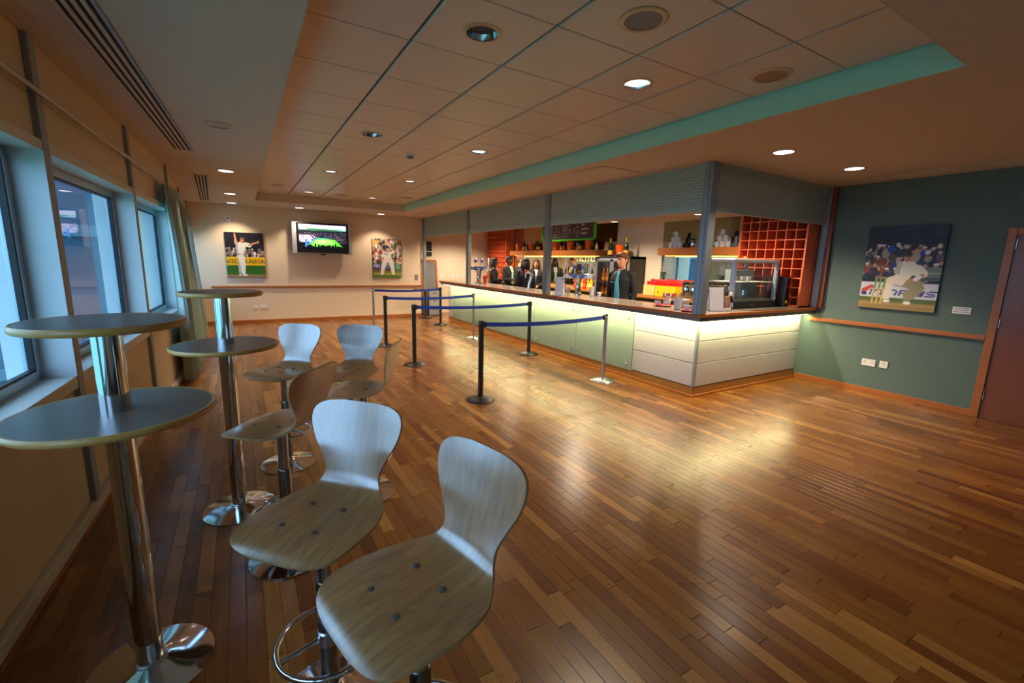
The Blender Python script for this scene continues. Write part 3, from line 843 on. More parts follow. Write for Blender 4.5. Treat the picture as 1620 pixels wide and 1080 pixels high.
# ------------------------------------------------------------------ moulded ply bar stools
M_VENEER = None
def veneer():
    m = bpy.data.materials.new('birch_veneer'); m.use_nodes = True
    nt = m.node_tree; p = nt.nodes['Principled BSDF']
    tc = nt.nodes.new('ShaderNodeTexCoord')
    mp = nt.nodes.new('ShaderNodeMapping'); mp.inputs['Scale'].default_value = (2.2, 15, 2.2)
    nt.links.new(tc.outputs['Object'], mp.inputs['Vector'])
    nz = nt.nodes.new('ShaderNodeTexNoise'); nz.inputs['Scale'].default_value = 2.4; nz.inputs['Detail'].default_value = 6; nz.inputs['Distortion'].default_value = 1.3
    nt.links.new(mp.outputs['Vector'], nz.inputs['Vector'])
    cr = nt.nodes.new('ShaderNodeValToRGB')
    cr.color_ramp.elements[0].position = .3; cr.color_ramp.elements[0].color = (*lin((130, 87, 44)), 1)
    cr.color_ramp.elements[1].position = .7; cr.color_ramp.elements[1].color = (*lin((170, 119, 68)), 1)
    nt.links.new(nz.outputs['Fac'], cr.inputs['Fac']); nt.links.new(cr.outputs['Color'], p.inputs['Base Color'])
    p.inputs['Roughness'].default_value = .36
    p.inputs['Coat Weight'].default_value = 1.0; p.inputs['Coat Roughness'].default_value = .25; p.inputs['Coat IOR'].default_value = 2.3
    return m
M_VENEER = veneer()
M_PLYEDGE = mat('ply_edge', (176, 140, 92), .45, var=.1, scale=90)
def crv(xs, ys, t):
    """smooth (Catmull-Rom) interpolation"""
    n = len(xs)
    for i in range(n - 1):
        if t <= xs[i + 1] or i == n - 2:
            h = xs[i + 1] - xs[i]; u = min(1, max(0, (t - xs[i]) / h))
            def sl(k):
                a, b = max(0, k - 1), min(n - 1, k + 1)
                return (ys[b] - ys[a]) / (xs[b] - xs[a])
            m0, m1 = sl(i) * h, sl(i + 1) * h
            return (2 * u ** 3 - 3 * u * u + 1) * ys[i] + (u ** 3 - 2 * u * u + u) * m0 + (-2 * u ** 3 + 3 * u * u) * ys[i + 1] + (u ** 3 - u * u) * m1
SEAT_Z = .758
T_ = [0, .10, .22, .36, .46, .54, .60, .66, .74, .84, .93, 1.0]
PX = [-.225, -.185, -.11, .0, .085, .135, .161, .175, .192, .214, .231, .243]
PZ = [-.032, -.012, -.002, -.004, -.002, .012, .040, .078, .135, .205, .268, .312]
HV = [0, .008, .025, .055, .10, .16, .24, .34, .42, .48, .54, .58, .62, .66, .70, .74, .78, .82, .86, .90, .93, .955, .975, .99, 1.0]
HW = [.060, .095, .132, .162, .184, .199, .207, .207, .195, .174, .142, .122, .113, .116, .129, .146, .163, .177, .186, .189, .185, .174, .155, .125, .075]
VS = [0, .004, .010, .018, .028, .042, .06, .08] + [.10 + .02 * k for k in range(42)] + [.935, .95, .962, .973, .982, .990, .996, 1.0]
def stool_shell():
    nu, nv = 16, len(VS) - 1
    top, bot = [], []
    th = .011
    def P(v):
        return crv(T_, PX, v), crv(T_, PZ, v)
    for i in range(nv + 1):
        v = VS[i]
        # even out and round the two ends
        x, z = P(v)
        w = crv(HV, HW, v)
        x2, z2 = P(min(1, v + .004)); x1, z1 = P(max(0, v - .004))
        tx, tz = x2 - x1, z2 - z1; l = math.hypot(tx, tz); nx, nz = -tz / l, tx / l
        back = min(1, max(0, (v - .56) / .2))
        rt, rb = [], []
        for j in range(nu + 1):
            u = -1 + 2 * j / nu
            # dish of the back, gentle saddle of the seat; the top edge line is arched
            yw = u * w / .19
            dish = .024 * back * yw * yw - .008 * (1 - back) * yw * yw
            arch = 0.0
            px = x + nx * (dish) + tx / l * arch
            pz = z + nz * (dish) + tz / l * arch
            rt.append((px + nx * th / 2, u * w, pz + nz * th / 2)); rb.append((px - nx * th / 2, u * w, pz - nz * th / 2))
        top.append(rt); bot.append(rb)
    mb = MB(); W = nu + 1; R_ = nv + 1
    vs = [p for r in top for p in r] + [p for r in bot for p in r]; o = W * R_
    fs = []; mi = []
    for i in range(nv):
        for j in range(nu):
            a = i * W + j
            fs.append((a, a + 1, a + W + 1, a + W)); fs.append((o + a, o + a + W, o + a + W + 1, o + a + 1))
    ne = len(fs)
    for j in range(nu):
        fs.append((j, o + j, o + j + 1, j + 1)); a = nv * W + j; fs.append((a, a + 1, o + a + 1, o + a))
    for i in range(nv):
        a = i * W; fs.append((a, a + W, o + a + W, o + a)); a = i * W + nu; fs.append((a, o + a, o + a + W, a + W))
    mb.add(vs, fs); mb.m = [0] * ne + [1] * (len(fs) - ne)
    return mb
def make_stool(label):
    t = thing('bar_stool', label, 'bar stool', (0, 0, 0), group='moulded wooden bar stools')
    sh = stool_shell().build('seat_shell', [M_VENEER, M_PLYEDGE], t, smooth=50, loc=(0, 0, SEAT_Z))
    for (x, y) in ((-.105, -.062), (-.105, .062), (.03, -.062), (.03, .062)):
        MB().lathe([(.0095, 0), (.0095, .0035), (.007, .005), (0, .005)], (x, y, .001), 14).build('screw_cap', mat('screw_cap_grey', (84, 74, 64), .5), sh, smooth=40)
    m = MB(); m.box(-.12, .05, -.07, .07, -.020, -.010); m.lathe([(.045, -.05), (.045, -.018)], (-.02, 0, 0), 24)
    m.build('seat_plate', M_BLACKM, t, loc=(0, 0, SEAT_Z), bevel=.002)
    MB().lathe([(.026, .30), (.026, SEAT_Z - .02)], n=24).build('gas_lift', M_STEEL, t, smooth=40)
    MB().lathe([(.031, .03), (.031, .50), (.029, .505), (.026, .505)], n=28).build('pole', mat('stool_pole_steel', (150, 148, 146), .22, 1.0, var=.04), t, smooth=40)
    MB().lathe([(.192, 0), (.198, .003), (.198, .008), (.17, .014), (.10, .026), (.05, .038), (.036, .05), (.031, .06), (0, .06)], n=48).build('base', M_CHROME, t, smooth=50)
    fr = MB(); fr.tube([(.165 * math.cos(2 * PI * k / 40) - .0, .165 * math.sin(2 * PI * k / 40), .27) for k in range(40)], .0105, 10, closed=True)
    ring = fr.build('foot_ring', M_CHROME, t, smooth=60)
    for k in range(3):
        a = 2 * PI * k / 3 + .5
        MB().tube([(.03 * math.cos(a), .03 * math.sin(a), .285), (.16 * math.cos(a), .16 * math.sin(a), .27)], .0085, 8).build('spoke', M_CHROME, ring, smooth=60)
    MB().lathe([(.036, .262), (.036, .31), (.031, .315)], n=24, cap=False).build('ring_hub', M_STEEL, t, smooth=40)
    return t
STOOLS = [(.343, 1.009, 13, 'bar stool nearest the camera with grey-stained veneer back and seat'),
          (.172, 1.489, 42, 'second bar stool from the camera, pale back above a brown seat'),
          (.119, 2.461, -42, 'brown bar stool turned with its back to the camera'),
          (.216, 3.679, 46, 'farthest left bar stool beside the rear standing table'),
          (.655, 3.45, 54, 'far bar stool partly hidden behind the sideways stool'),
          (.640, 2.945, -29, 'bar stool seen sideways with its seat over another base')]
s0 = make_stool(STOOLS[0][3])
for i, (x, y, a, lab) in enumerate(STOOLS):
    s = s0 if i == 0 else dup(s0, label=lab)
    s.location = (x, y, 0); s.rotation_euler = (0, 0, math.radians(a))

# ------------------------------------------------------------------ queue barriers
M_BELT = mat('belt_blue', (18, 62, 168), .55, var=.05)
BH = .925
def stanchion(x, y, black, label, toward=None):
    t = thing('barrier_post', label, 'barrier post', (x, y, 0), group='belt barrier posts')
    mt = M_BLACKM if black else M_STEEL
    R = .165
    MB().lathe([(R, 0), (R + .003, .004), (R, .012), (R * .75, .028), (R * .35, .046), (.036, .052), (0, .052)], n=40).build('base', M_BLACK if black else M_STEEL, t, smooth=50)
    r = .031 if black else .026
    MB().lathe([(r, .045), (r, BH - .07)], n=24).build('pole', mt, t, smooth=40)
    MB().lathe([(r + .002, BH - .075), (r + .005, BH - .07), (r + .005, BH - .005), (r - .002, BH + .004), (0, BH + .008)], n=24).build('belt_head', M_BLACK if black else M_CHROME, t, smooth=40)
    if toward:
        a = math.atan2(toward[1] - y, toward[0] - x)
        c = MB().box(-.012, .014, -.016, .016, -.034, .034).build('belt_outlet', M_BLACK, t, bevel=.004, loc=((r + .010) * math.cos(a), (r + .010) * math.sin(a), BH - .04)); c.rotation_euler = (0, 0, a)
    return t
def belt(p, q, label, sag=.03):
    p = Vector((*p, BH - .04)); q = Vector((*q, BH - .04)); d = (q - p); Ln = d.length; d.normalize()
    t = thing('barrier_belt', label, 'belt', (p + q) / 2)
    a, b = .058, Ln - .058
    mb = MB(); up = []; n = 14; side = Vector((-d.y, d.x, 0)) * .0012
    rings = []
    for k in range(n + 1):
        u = k / n; pt = p + d * (a + (b - a) * u) - Vector((0, 0, sag * 4 * u * (1 - u))) - (p + q) / 2
        rings.append([pt + side + Vector((0, 0, .025)), pt - side + Vector((0, 0, .025)), pt - side - Vector((0, 0, .025)), pt + side - Vector((0, 0, .025))])
    mb.loft(rings); mb.build('webbing', M_BELT, t)
PAIRS = [((2.288, 4.455), (4.192, 4.467), 1, 0), ((2.175, 6.455), (4.229, 6.409), 1, 1), ((2.2, 8.128), (4.049, 8.24), 1, 0), ((2.488, 10.162), (4.142, 10.281), 0, 1)]
LB = [('black barrier post nearest the camera in the middle of the floor', 'steel barrier post nearest the camera in front of the bar glass', 'blue belt of the nearest barrier, black post to steel post'),
      ('black barrier post second from the camera on the floor side', 'black barrier post in front of the middle bar glass', 'blue belt between two black posts in the second barrier'),
      ('black barrier post third from the camera on the floor side', 'steel barrier post third along the bar front', 'blue belt of the third barrier running to a steel post'),
      ('thin steel barrier post farthest away near the back wall', 'black barrier post farthest away at the end of the bar', 'blue belt of the farthest barrier by the back wall')]
for (a, b, k1, k2), (l1, l2, l3) in zip(PAIRS, LB):
    stanchion(*a, k1, l1, toward=b); stanchion(*b, k2, l2, toward=a); belt(a, b, l3)

# ------------------------------------------------------------------ flat prints painted cell by cell
class Paint:
    def __init__(s, w, h, bgc): s.w, s.h = w, h; s.a = np.zeros((h, w, 3)); s.a[:] = bgc; s.Y, s.X = np.mgrid[0:h, 0:w]; s.X = (s.X + .5) / w; s.Y = 1 - (s.Y + .5) / h; s.asp = w / h
    def rect(s, x0, x1, y0, y1, c): s.a[(s.X >= x0) & (s.X < x1) & (s.Y >= y0) & (s.Y < y1)] = c
    def ell(s, x, y, rx, ry, c, rot=0):
        dx, dy = (s.X - x) * s.asp, s.Y - y; ca, sa = math.cos(rot), math.sin(rot)
        u, v = dx * ca + dy * sa, -dx * sa + dy * ca
        s.a[(u / (rx * s.asp)) ** 2 + (v / ry) ** 2 <= 1] = c
    def line(s, pts, wd, c):
        wd = wd if isinstance(wd, (list, tuple)) else [wd] * len(pts)
        for (p, q, w0, w1) in zip(pts[:-1], pts[1:], wd[:-1], wd[1:]):
            px, py, qx, qy = p[0] * s.asp, p[1], q[0] * s.asp, q[1]
            dx, dy = qx - px, qy - py; L2 = dx * dx + dy * dy + 1e-9
            t = np.clip(((s.X * s.asp - px) * dx + (s.Y - py) * dy) / L2, 0, 1)
            s.a[np.hypot(s.X * s.asp - px - t * dx, s.Y - py - t * dy) <= (w0 + (w1 - w0) * t)] = c
    def poly(s, P, c):
        inside = np.zeros(s.X.shape, bool); n = len(P)
        for i in range(n):
            (x0, y0), (x1, y1) = P[i], P[(i + 1) % n]
            if y0 == y1: continue
            cnd = ((y0 > s.Y) != (y1 > s.Y)) & (s.X < (x1 - x0) * (s.Y - y0) / (y1 - y0) + x0)
            inside ^= cnd
        s.a[inside] = c
    def crowd(s, x0, x1, y0, y1, n, pal, r=.025):
        for _ in range(n):
            x, y = RNG.uniform(x0, x1), RNG.uniform(y0, y1); k = RNG.uniform(.7, 1.3)
            c = np.array(pal[RNG.randint(len(pal))], float) * RNG.uniform(.75, 1.1)
            s.ell(x, y - r * 1.2 * k, r * 1.1 * k / s.asp, r * 1.5 * k, c)
            if RNG.rand() < .8: s.ell(x, y + r * .7 * k, r * .6 * k / s.asp, r * .75 * k, np.array((206, 160, 130)) * RNG.uniform(.6, 1.05))
            if RNG.rand() < .35: s.ell(x, y + r * 1.25 * k, r * .65 * k / s.asp, r * .35 * k, (235, 232, 226))
    FONT = {'A': '01110 10001 10001 11111 10001 10001 10001', 'B': '11110 10001 11110 10001 10001 10001 11110', 'C': '01111 10000 10000 10000 10000 10000 01111', 'E': '11111 10000 10000 11110 10000 10000 11111',
            'I': '111 010 010 010 010 010 111', 'N': '10001 11001 11001 10101 10011 10011 10001', 'O': '01110 10001 10001 10001 10001 10001 01110', 'U': '10001 10001 10001 10001 10001 10001 01110',
            'V': '10001 10001 10001 01010 01010 01010 00100', 'W': '10001 10001 10001 10101 10101 11011 10001',
            'n': '00000 00000 11110 10001 10001 10001 10001', 'p': '00000 00000 11110 10001 11110 10000 10000', 'o': '00000 00000 01110 10001 10001 10001 01110', 'u': '00000 00000 10001 10001 10001 10001 01111',
            's': '00000 00000 01111 10000 01110 00001 11110', 'i': '1 0 1 1 1 1 1', 'c': '00000 00000 01111 10000 10000 10000 01111', 'r': '00000 00000 10110 11000 10000 10000 10000', 'w': '00000 00000 10001 10001 10101 10101 01010',
            't': '010 010 111 010 010 010 011', 'h': '10000 10000 11110 10001 10001 10001 10001', 'e': '00000 00000 01110 10001 11111 10000 01111', 'm': '00000 00000 11010 10101 10101 10101 10101', 'b': '10000 10000 11110 10001 10001 10001 11110',
            'l': '1 1 1 1 1 1 1', 'g': '00000 00000 01111 10001 01111 00001 01110', ' ': '000 000 000 000 000 000 000'}
    def text(s, txt, x, y, h, c, slant=0, xs=1.0):
        """x,y lower left, h letter height in picture heights"""
        cell = h / 7; cx = x
        for ch in txt:
            g = s.FONT[ch].split(); wdt = len(g[0])
            for r_, row in enumerate(g):
                for q, b in enumerate(row):
                    if b == '1':
                        xx = cx + (q * cell * xs + slant * (7 - r_) * cell) / s.asp; yy = y + (6 - r_) * cell
                        s.rect(xx, xx + cell * xs * 1.05 / s.asp, yy, yy + cell * 1.05, c)
            cx += (wdt + 1) * cell * xs / s.asp
    def blur(s, n=1):
        for _ in range(n):
            p = np.pad(s.a, ((1, 1), (1, 1), (0, 0)), 'edge')
            s.a = (p[1:-1, 1:-1] * 4 + p[:-2, 1:-1] + p[2:, 1:-1] + p[1:-1, :-2] + p[1:-1, 2:]) / 8
def linarr(a):
    v = np.clip(a, 0, 255) / 255.0
    return np.where(v <= .04045, v / 12.92, ((v + .055) / 1.055) ** 2.4)
def print_face(name, P, W, Hh, m, parent, loc, rot):
    """a flat print W x Hh metres in the local x-z plane facing -y"""
    h, w = P.h, P.w
    xs = (np.arange(w + 1) / w - .5) * W; zs = (.5 - np.arange(h + 1) / h) * Hh
    X, Z = np.meshgrid(xs, zs)
    vs = np.stack([X.ravel(), np.zeros(X.size), Z.ravel()], 1)
    idx = np.arange((w + 1) * (h + 1)).reshape(h + 1, w + 1)
    q = np.stack([idx[1:, :-1], idx[1:, 1:], idx[:-1, 1:], idx[:-1, :-1]], -1).reshape(-1, 4)
    me = bpy.data.meshes.new(name); me.from_pydata(vs.tolist(), [], q.tolist()); me.materials.append(m)
    set_tint(me, linarr(P.a).reshape(-1, 3), 4)
    o = bpy.data.objects.new(name, me); COL.objects.link(o); o.parent = parent; o.location = loc; o.rotation_euler = rot
    return o
M_PRINT = mat_attr('canvas_print', .45)
M_CANVAS = mat('canvas_side', (70, 74, 60), .7)
def canvas(label, P, loc, rz):
    t = thing('canvas_print', label, 'picture', loc, rz)
    MB().box(-.385, .385, -.034, 0, -.51, .51).build('stretcher', M_CANVAS, t, bevel=.003)
    print_face('print', P, .768, 1.016, M_PRINT, t, (0, -.0352, 0), (0, 0, 0))
SKIN = (214, 148, 112); WHT = (236, 232, 224); WHS = (196, 190, 186)
# bowler with arms raised
P = Paint(112, 148, (20, 22, 34))
for _ in range(40): P.ell(RNG.rand(), RNG.uniform(.62, 1), .06, .04, np.array((28, 30, 46)) * RNG.uniform(.6, 1.3))
P.crowd(0, 1, .48, .62, 46, [(230, 226, 220), (200, 70, 60), (60, 80, 140), (235, 225, 200), (40, 44, 60), (150, 120, 110)], .032)
P.rect(0, 1, .27, .46, (238, 186, 20)); P.rect(0, 1, .445, .46, (250, 215, 60))
P.text('VIC', .0, .315, .085, (60, 50, 40), xs=1.25); P.text('UNION', .50, .315, .085, (60, 50, 40), xs=1.2)
P.rect(0, 1, .06, .27, (48, 104, 28)); P.rect(0, 1, .06, .10, (62, 116, 34)); P.rect(0, 1, .2, .215, (36, 88, 24)); P.rect(0, 1, 0, .06, (150, 122, 84))
P.line([(.40, .46), (.36, .28), (.34, .12)], [.060, .048, .034], WHS); P.line([(.38, .46), (.42, .28), (.42, .10)], [.065, .052, .036], WHT)
P.ell(.33, .055, .045, .02, WHT); P.ell(.46, .055, .07, .022, WHT)
P.poly([(.26, .76), (.40, .80), (.56, .76), (.50, .62), (.46, .52), (.28, .54), (.30, .64)], WHT); P.poly([(.26, .76), (.33, .77), (.32, .55), (.28, .55)], WHS)
P.line([(.28, .77), (.27, .84), (.26, .92)], [.035, .024, .018], SKIN); P.ell(.26, .955, .022, .03, SKIN)
P.line([(.53, .74), (.62, .72)], [.048, .045], WHT); P.line([(.62, .73), (.78, .78)], [.022, .018], SKIN); P.ell(.84, .79, .05, .02, SKIN, .2); P.line([(.82, .80), (.87, .83)], .008, SKIN)
P.ell(.44, .82, .05, .055, SKIN); P.ell(.44, .862, .052, .03, (150, 100, 60)); P.ell(.455, .79, .016, .012, (110, 40, 36))
P.line([(.34, .53), (.46, .51)], .008, (180, 176, 170)); P.blur()
canvas('large canvas picture of a bowler with raised arms over a yellow board', P, (.10, YB - .002, 1.588), 0)
# batsman
P = Paint(96, 128, (96, 86, 84))
P.crowd(0, 1, .30, .98, 260, [(232, 228, 222), (190, 60, 54), (60, 76, 120), (230, 200, 160), (44, 46, 58), (150, 110, 100), (90, 120, 90), (210, 214, 224)], .034)
P.ell(.08, .9, .1, .06, (206, 160, 60)); P.rect(0, 1, .165, .36, (40, 74, 130)); P.rect(0, 1, .165, .21, (120, 60, 74)); P.rect(.74, 1, .18, .36, (36, 110, 84))
P.text('AN', .03, .255, .085, (235, 235, 240), xs=1.1); P.text('CE', .48, .255, .085, (235, 235, 240), xs=1.1)
for y in (.33, .29, .25, .21): P.rect(.79, .95, y, y + .014, (200, 220, 210))
P.rect(0, 1, 0, .165, (104, 134, 44)); P.rect(0, 1, .07, .12, (168, 150, 76)); P.rect(0, 1, 0, .05, (76, 124, 36))
P.line([(.42, .42), (.36, .28), (.32, .12)], [.07, .056, .042], WHT); P.line([(.62, .42), (.68, .28), (.70, .12)], [.07, .056, .042], WHT)
P.ell(.31, .08, .055, .02, WHT); P.ell(.72, .085, .05, .02, WHT)
P.poly([(.36, .68), (.62, .66), (.66, .50), (.64, .40), (.40, .40), (.38, .52)], WHT)
P.line([(.38, .66), (.46, .60), (.62, .66)], [.04, .034, .026], WHS); P.line([(.60, .64), (.72, .66), (.66, .74)], [.04, .032, .024], WHT); P.ell(.64, .70, .035, .03, (196, 60, 50))
P.line([(.66, .72), (.54, .90)], [.013, .022], (214, 186, 140)); P.ell(.46, .75, .06, .055, (44, 48, 84)); P.ell(.49, .72, .036, .03, SKIN); P.blur()
canvas('canvas picture of a batsman in front of a bright crowd, right of the television', P, (3.378, YB - .002, 1.60), 0)
# crouching player beside the stumps
P = Paint(150, 198, (16, 20, 36))
for _ in range(60): P.ell(RNG.rand(), RNG.uniform(.66, 1), .07, .03, np.array((22, 26, 44)) * RNG.uniform(.5, 1.5))
P.crowd(0, 1, .40, .74, 150, [(60, 44, 60), (40, 50, 100), (30, 34, 52), (120, 60, 50), (90, 96, 90), (52, 40, 44), (180, 170, 150), (34, 60, 150)], .030)
P.rect(.70, 1, .40, .52, (110, 120, 104)); P.rect(.74, 1, .36, .40, (70, 84, 90)); P.rect(.72, 1, .44, .46, (150, 156, 140))
P.ell(.42, .78, .03, .025, (226, 216, 190)); P.ell(.80, .69, .036, .028, (226, 220, 210)); P.ell(.93, .76, .03, .03, (210, 200, 176)); P.ell(.34, .73, .05, .05, (30, 70, 180))
P.rect(0, 1, .14, .33, (206, 210, 220)); P.poly([(.02, .17), (.02, .24), (.16, .30), (.18, .27), (.08, .20), (.09, .16)], (210, 70, 50)); P.poly([(.02, .16), (.03, .21), (.09, .20), (.10, .16)], (40, 50, 120))
P.text('in', .12, .165, .10, (60, 70, 130), .3, 1.3); P.text('npo', .36, .17, .10, (60, 70, 130), .3, 1.35); P.text('usic', .70, .17, .10, (60, 70, 130), .3, 1.3)
P.rect(0, 1, .09, .14, (84, 104, 40)); P.rect(0, 1, 0, .09, (150, 124, 70)); P.rect(0, 1, .05, .07, (168, 140, 84))
P.poly([(.44, .40), (.62, .36), (.80, .34), (.84, .27), (.78, .18), (.68, .12), (.60, .12), (.58, .20), (.64, .26), (.44, .30)], (150, 142, 104))
P.poly([(.34, .38), (.44, .42), (.60, .36), (.56, .29), (.44, .31), (.42, .12), (.32, .12), (.33, .26)], (226, 216, 196)); P.ell(.38, .10, .05, .018, WHT); P.ell(.65, .09, .05, .022, WHT)
P.poly([(.46, .56), (.54, .60), (.66, .58), (.80, .46), (.76, .40), (.66, .42), (.62, .36), (.44, .40)], (226, 224, 206)); P.poly([(.44, .54), (.50, .57), (.50, .42), (.42, .44)], (176, 180, 156))
P.line([(.72, .50), (.79, .44)], .045, (226, 224, 206)); P.line([(.78, .42), (.72, .37), (.64, .36)], [.022, .022, .02], (196, 128, 96)); P.line([(.75, .40), (.71, .375)], .024, WHT)
P.line([(.48, .54), (.46, .58), (.45, .62)], [.03, .024, .018], (190, 196, 170)); P.ell(.46, .605, .03, .022, SKIN)
P.ell(.57, .63, .052, .056, (200, 132, 104)); P.ell(.565, .672, .056, .032, (50, 36, 30)); P.ell(.585, .615, .014, .01, (140, 70, 60)); P.ell(.55, .64, .008, .006, (40, 30, 30)); P.ell(.60, .64, .008, .006, (40, 30, 30))
for x in (.205, .265, .325): P.line([(x, .38), (x - .02, .07)], .011, (206, 176, 96)); P.line([(x, .38), (x - .008, .26)], .012, (120, 150, 70))
P.line([(.20, .385), (.34, .38)], .008, (190, 150, 80)); P.ell(.24, .39, .04, .02, (150, 96, 50)); P.blur()
canvas('canvas picture of a crouching player beside cricket stumps on the green wall', P, (XR - .002, 2.295, 1.635), -PI / 2)

# ------------------------------------------------------------------ television
tv = thing('television', 'flat wide television showing a stadium, on the back wall', 'television', (1.765, YB - .002, 2.035), 0)
MB().box(-.12, .12, -.10, 0, -.15, .15).build('wall_bracket', M_BLACK, tv)
MB().box(-.655, .655, -.19, -.10, -.37, .37).build('case', mat('tv_silver', (150, 152, 160), .35, .4), tv, bevel=.008)
MB().box(-.585, .60, -.196, -.186, -.342, .365).build('bezel', M_BLACK, tv, bevel=.004)
for x0, x1 in ((-.685, -.59), (.605, .685)): MB().box(x0, x1, -.198, -.11, -.37, .37).build('speaker_strip', mat('tv_speaker', (196, 194, 206), .35, .3), tv, bevel=.01)
MB().box(-.05, .05, -.17, -.12, -.40, -.37).build('sensor_foot', M_BLACK, tv, bevel=.004)
P = Paint(150, 88, (10, 12, 16))
P.rect(0, 1, .86, 1, (210, 208, 240)); P.rect(0, 1, .80, .88, (150, 190, 190)); P.poly([(.1, .86), (.9, .82), (.9, .74), (.3, .74)], (56, 110, 70)); P.rect(0, 1, .70, .77, (20, 34, 40))
for _ in range(900):
    x, y = RNG.rand(), RNG.uniform(.30, .70); c = [(230, 220, 240), (120, 90, 150), (60, 50, 90), (200, 150, 190), (150, 170, 220), (30, 30, 60)][RNG.randint(6)]
    k = 1 if x < .35 and y < .62 else .62
    P.ell(x, y, .006, .010, np.array(c) * k)
for _ in range(300):
    P.ell(RNG.uniform(0, .26), RNG.uniform(.34, .60), .007, .011, np.array((236, 206, 240)) * RNG.uniform(.7, 1.05))
P.rect(.36, .62, .47, .515, (36, 150, 130)); P.poly([(.30, .46), (.74, .46), (.92, .16), (.12, .16)], (96, 226, 60)); P.poly([(.36, .44), (.68, .44), (.74, .26), (.30, .26)], (150, 240, 110)); P.line([(.5, .46), (.5, .3)], .006, (240, 255, 230))
P.rect(.12, .17, .18, .44, (60, 110, 210)); P.poly([(.10, .16), (.33, .48), (.37, .48), (.14, .16)], (60, 110, 210))
P.rect(0, 1, 0, .13, (6, 8, 14))
for _ in range(34): 
    x = RNG.rand(); P.ell(x, RNG.uniform(.10, .20), .022, .06, (6, 8, 12)); 
P.ell(.33, .22, .016, .08, (6, 8, 12)); P.ell(.76, .22, .02, .08, (6, 8, 12))
print_face('screen', P, 1.08, .62, mat_attr('screen_glow', .3, emit=1.7), tv, (.008, -.1966, .012), (0, 0, 0))

# ------------------------------------------------------------------ small wall fittings
M_SOCK = mat('socket_white', (236, 234, 230), .35, var=.01)
def plate(label, cat, loc, rz, w, h, holes=0, m=M_SOCK, nm='wall_socket'):
    t = thing(nm, label, cat, loc, rz)
    MB().box(-w / 2, w / 2, -.010, 0, -h / 2, h / 2).build('face_plate', m, t, bevel=.003)
    for k in range(holes):
        x = (k - (holes - 1) / 2) * w / max(holes, 1) * 1.0
        MB().box(x - .012, x + .012, -.0125, -.009, h * .14, h * .32).build('switch', mat('switch_grey', (196, 194, 192), .4), t)
        for (dx, dz, a, b) in ((0, .02, .003, .008), (-.011, -.012, .006, .003), (.011, -.012, .006, .003)):
            MB().box(x + dx - a / 1.5, x + dx + a / 1.5, -.0115, -.0095, dz * .6 - b, dz * .6 + b).build('pin_slot', M_DARK, t)
    return t
plate('small white single wall socket, left of the pair under the bowler picture', 'socket', (.217, YB - .002, .375), 0, .088, .088, 1)
plate('white double wall socket, right of the pair under the bowler picture', 'socket', (.40, YB - .002, .38), 0, .150, .088, 2)
plate('white double wall socket low on the green wall', 'socket', (XR - .002, 2.468, .408), -PI / 2, .150, .088, 2)
plate('small white wall plate beside the double socket on the green wall', 'socket', (XR - .002, 2.306, .412), -PI / 2, .088, .088, 1)
def caption(label, loc, rz, w, h, nl):
    t = thing('caption_plate', label, 'label', loc, rz)
    MB().box(-w / 2, w / 2, -.006, 0, -h / 2, h / 2).build('plate', M_SOCK, t, bevel=.002)
    for k in range(nl):
        z = h * .28 - k * h * .26; ww = w * (.40, .36, .42)[k % 3]
        MB().box(-ww, ww, -.0066, -.0055, z - .0035, z + .0035).build('text_line', mat('text_grey', (120, 112, 118), .6), t)
caption('white caption plate on the green wall right of the crouching player picture', (XR - .002, 1.686, 1.177), -PI / 2, .155, .075, 3)
caption('small pale caption strip below the bowler picture', (.36, YB - .002, 1.045), 0, .14, .03, 1)
caption('small pale caption strip below the batsman picture', (3.66, YB - .002, 1.055), 0, .14, .03, 1)
t = thing('alarm_sounder', 'tiny white alarm box high on the back wall at left', 'alarm', (-.19, YB - .002, 2.385))
MB().box(-.045, .045, -.03, 0, -.06, .06).build('body', M_WHITEP, t, bevel=.006); MB().lathe([(.018, -.036), (.022, -.03)], (0, 0, .01), 14, 'y').build('lens', M_GREY, t)
plate('grey switch plate at the right end of the back wall', 'switch', (4.20, YB - .002, 1.10), 0, .085, .14, 0, M_GREY, 'wall_switch')
for k, (x, w_) in enumerate(((4.98, .16), (5.20, .085), (5.56, .085), (5.72, .085), (5.88, .085))):
    plate(['white double socket on the far bar wall, leftmost of five', 'white single socket on the far bar wall, second from left', 'white single socket on the far bar wall, third from left', 'white single socket on the far bar wall, fourth from left', 'white single socket on the far bar wall, rightmost of five'][k], 'socket', (x, 12.798, 1.10), 0, w_, .085, 2 if w_ > .1 else 1)
t = thing('notice_frame', 'black two-part notice panel high on the far bar wall', 'notice', (4.79, 12.798, 1.90))
MB().box(-.095, .095, -.03, 0, -.22, .22).build('back_board', M_WHITEP, t)
MB().box(-.085, .085, -.036, -.028, -.06, .21).build('upper_panel', M_BLACK, t, bevel=.002); MB().box(-.085, .085, -.036, -.028, -.21, -.085).build('lower_panel', M_BLACK, t, bevel=.002)
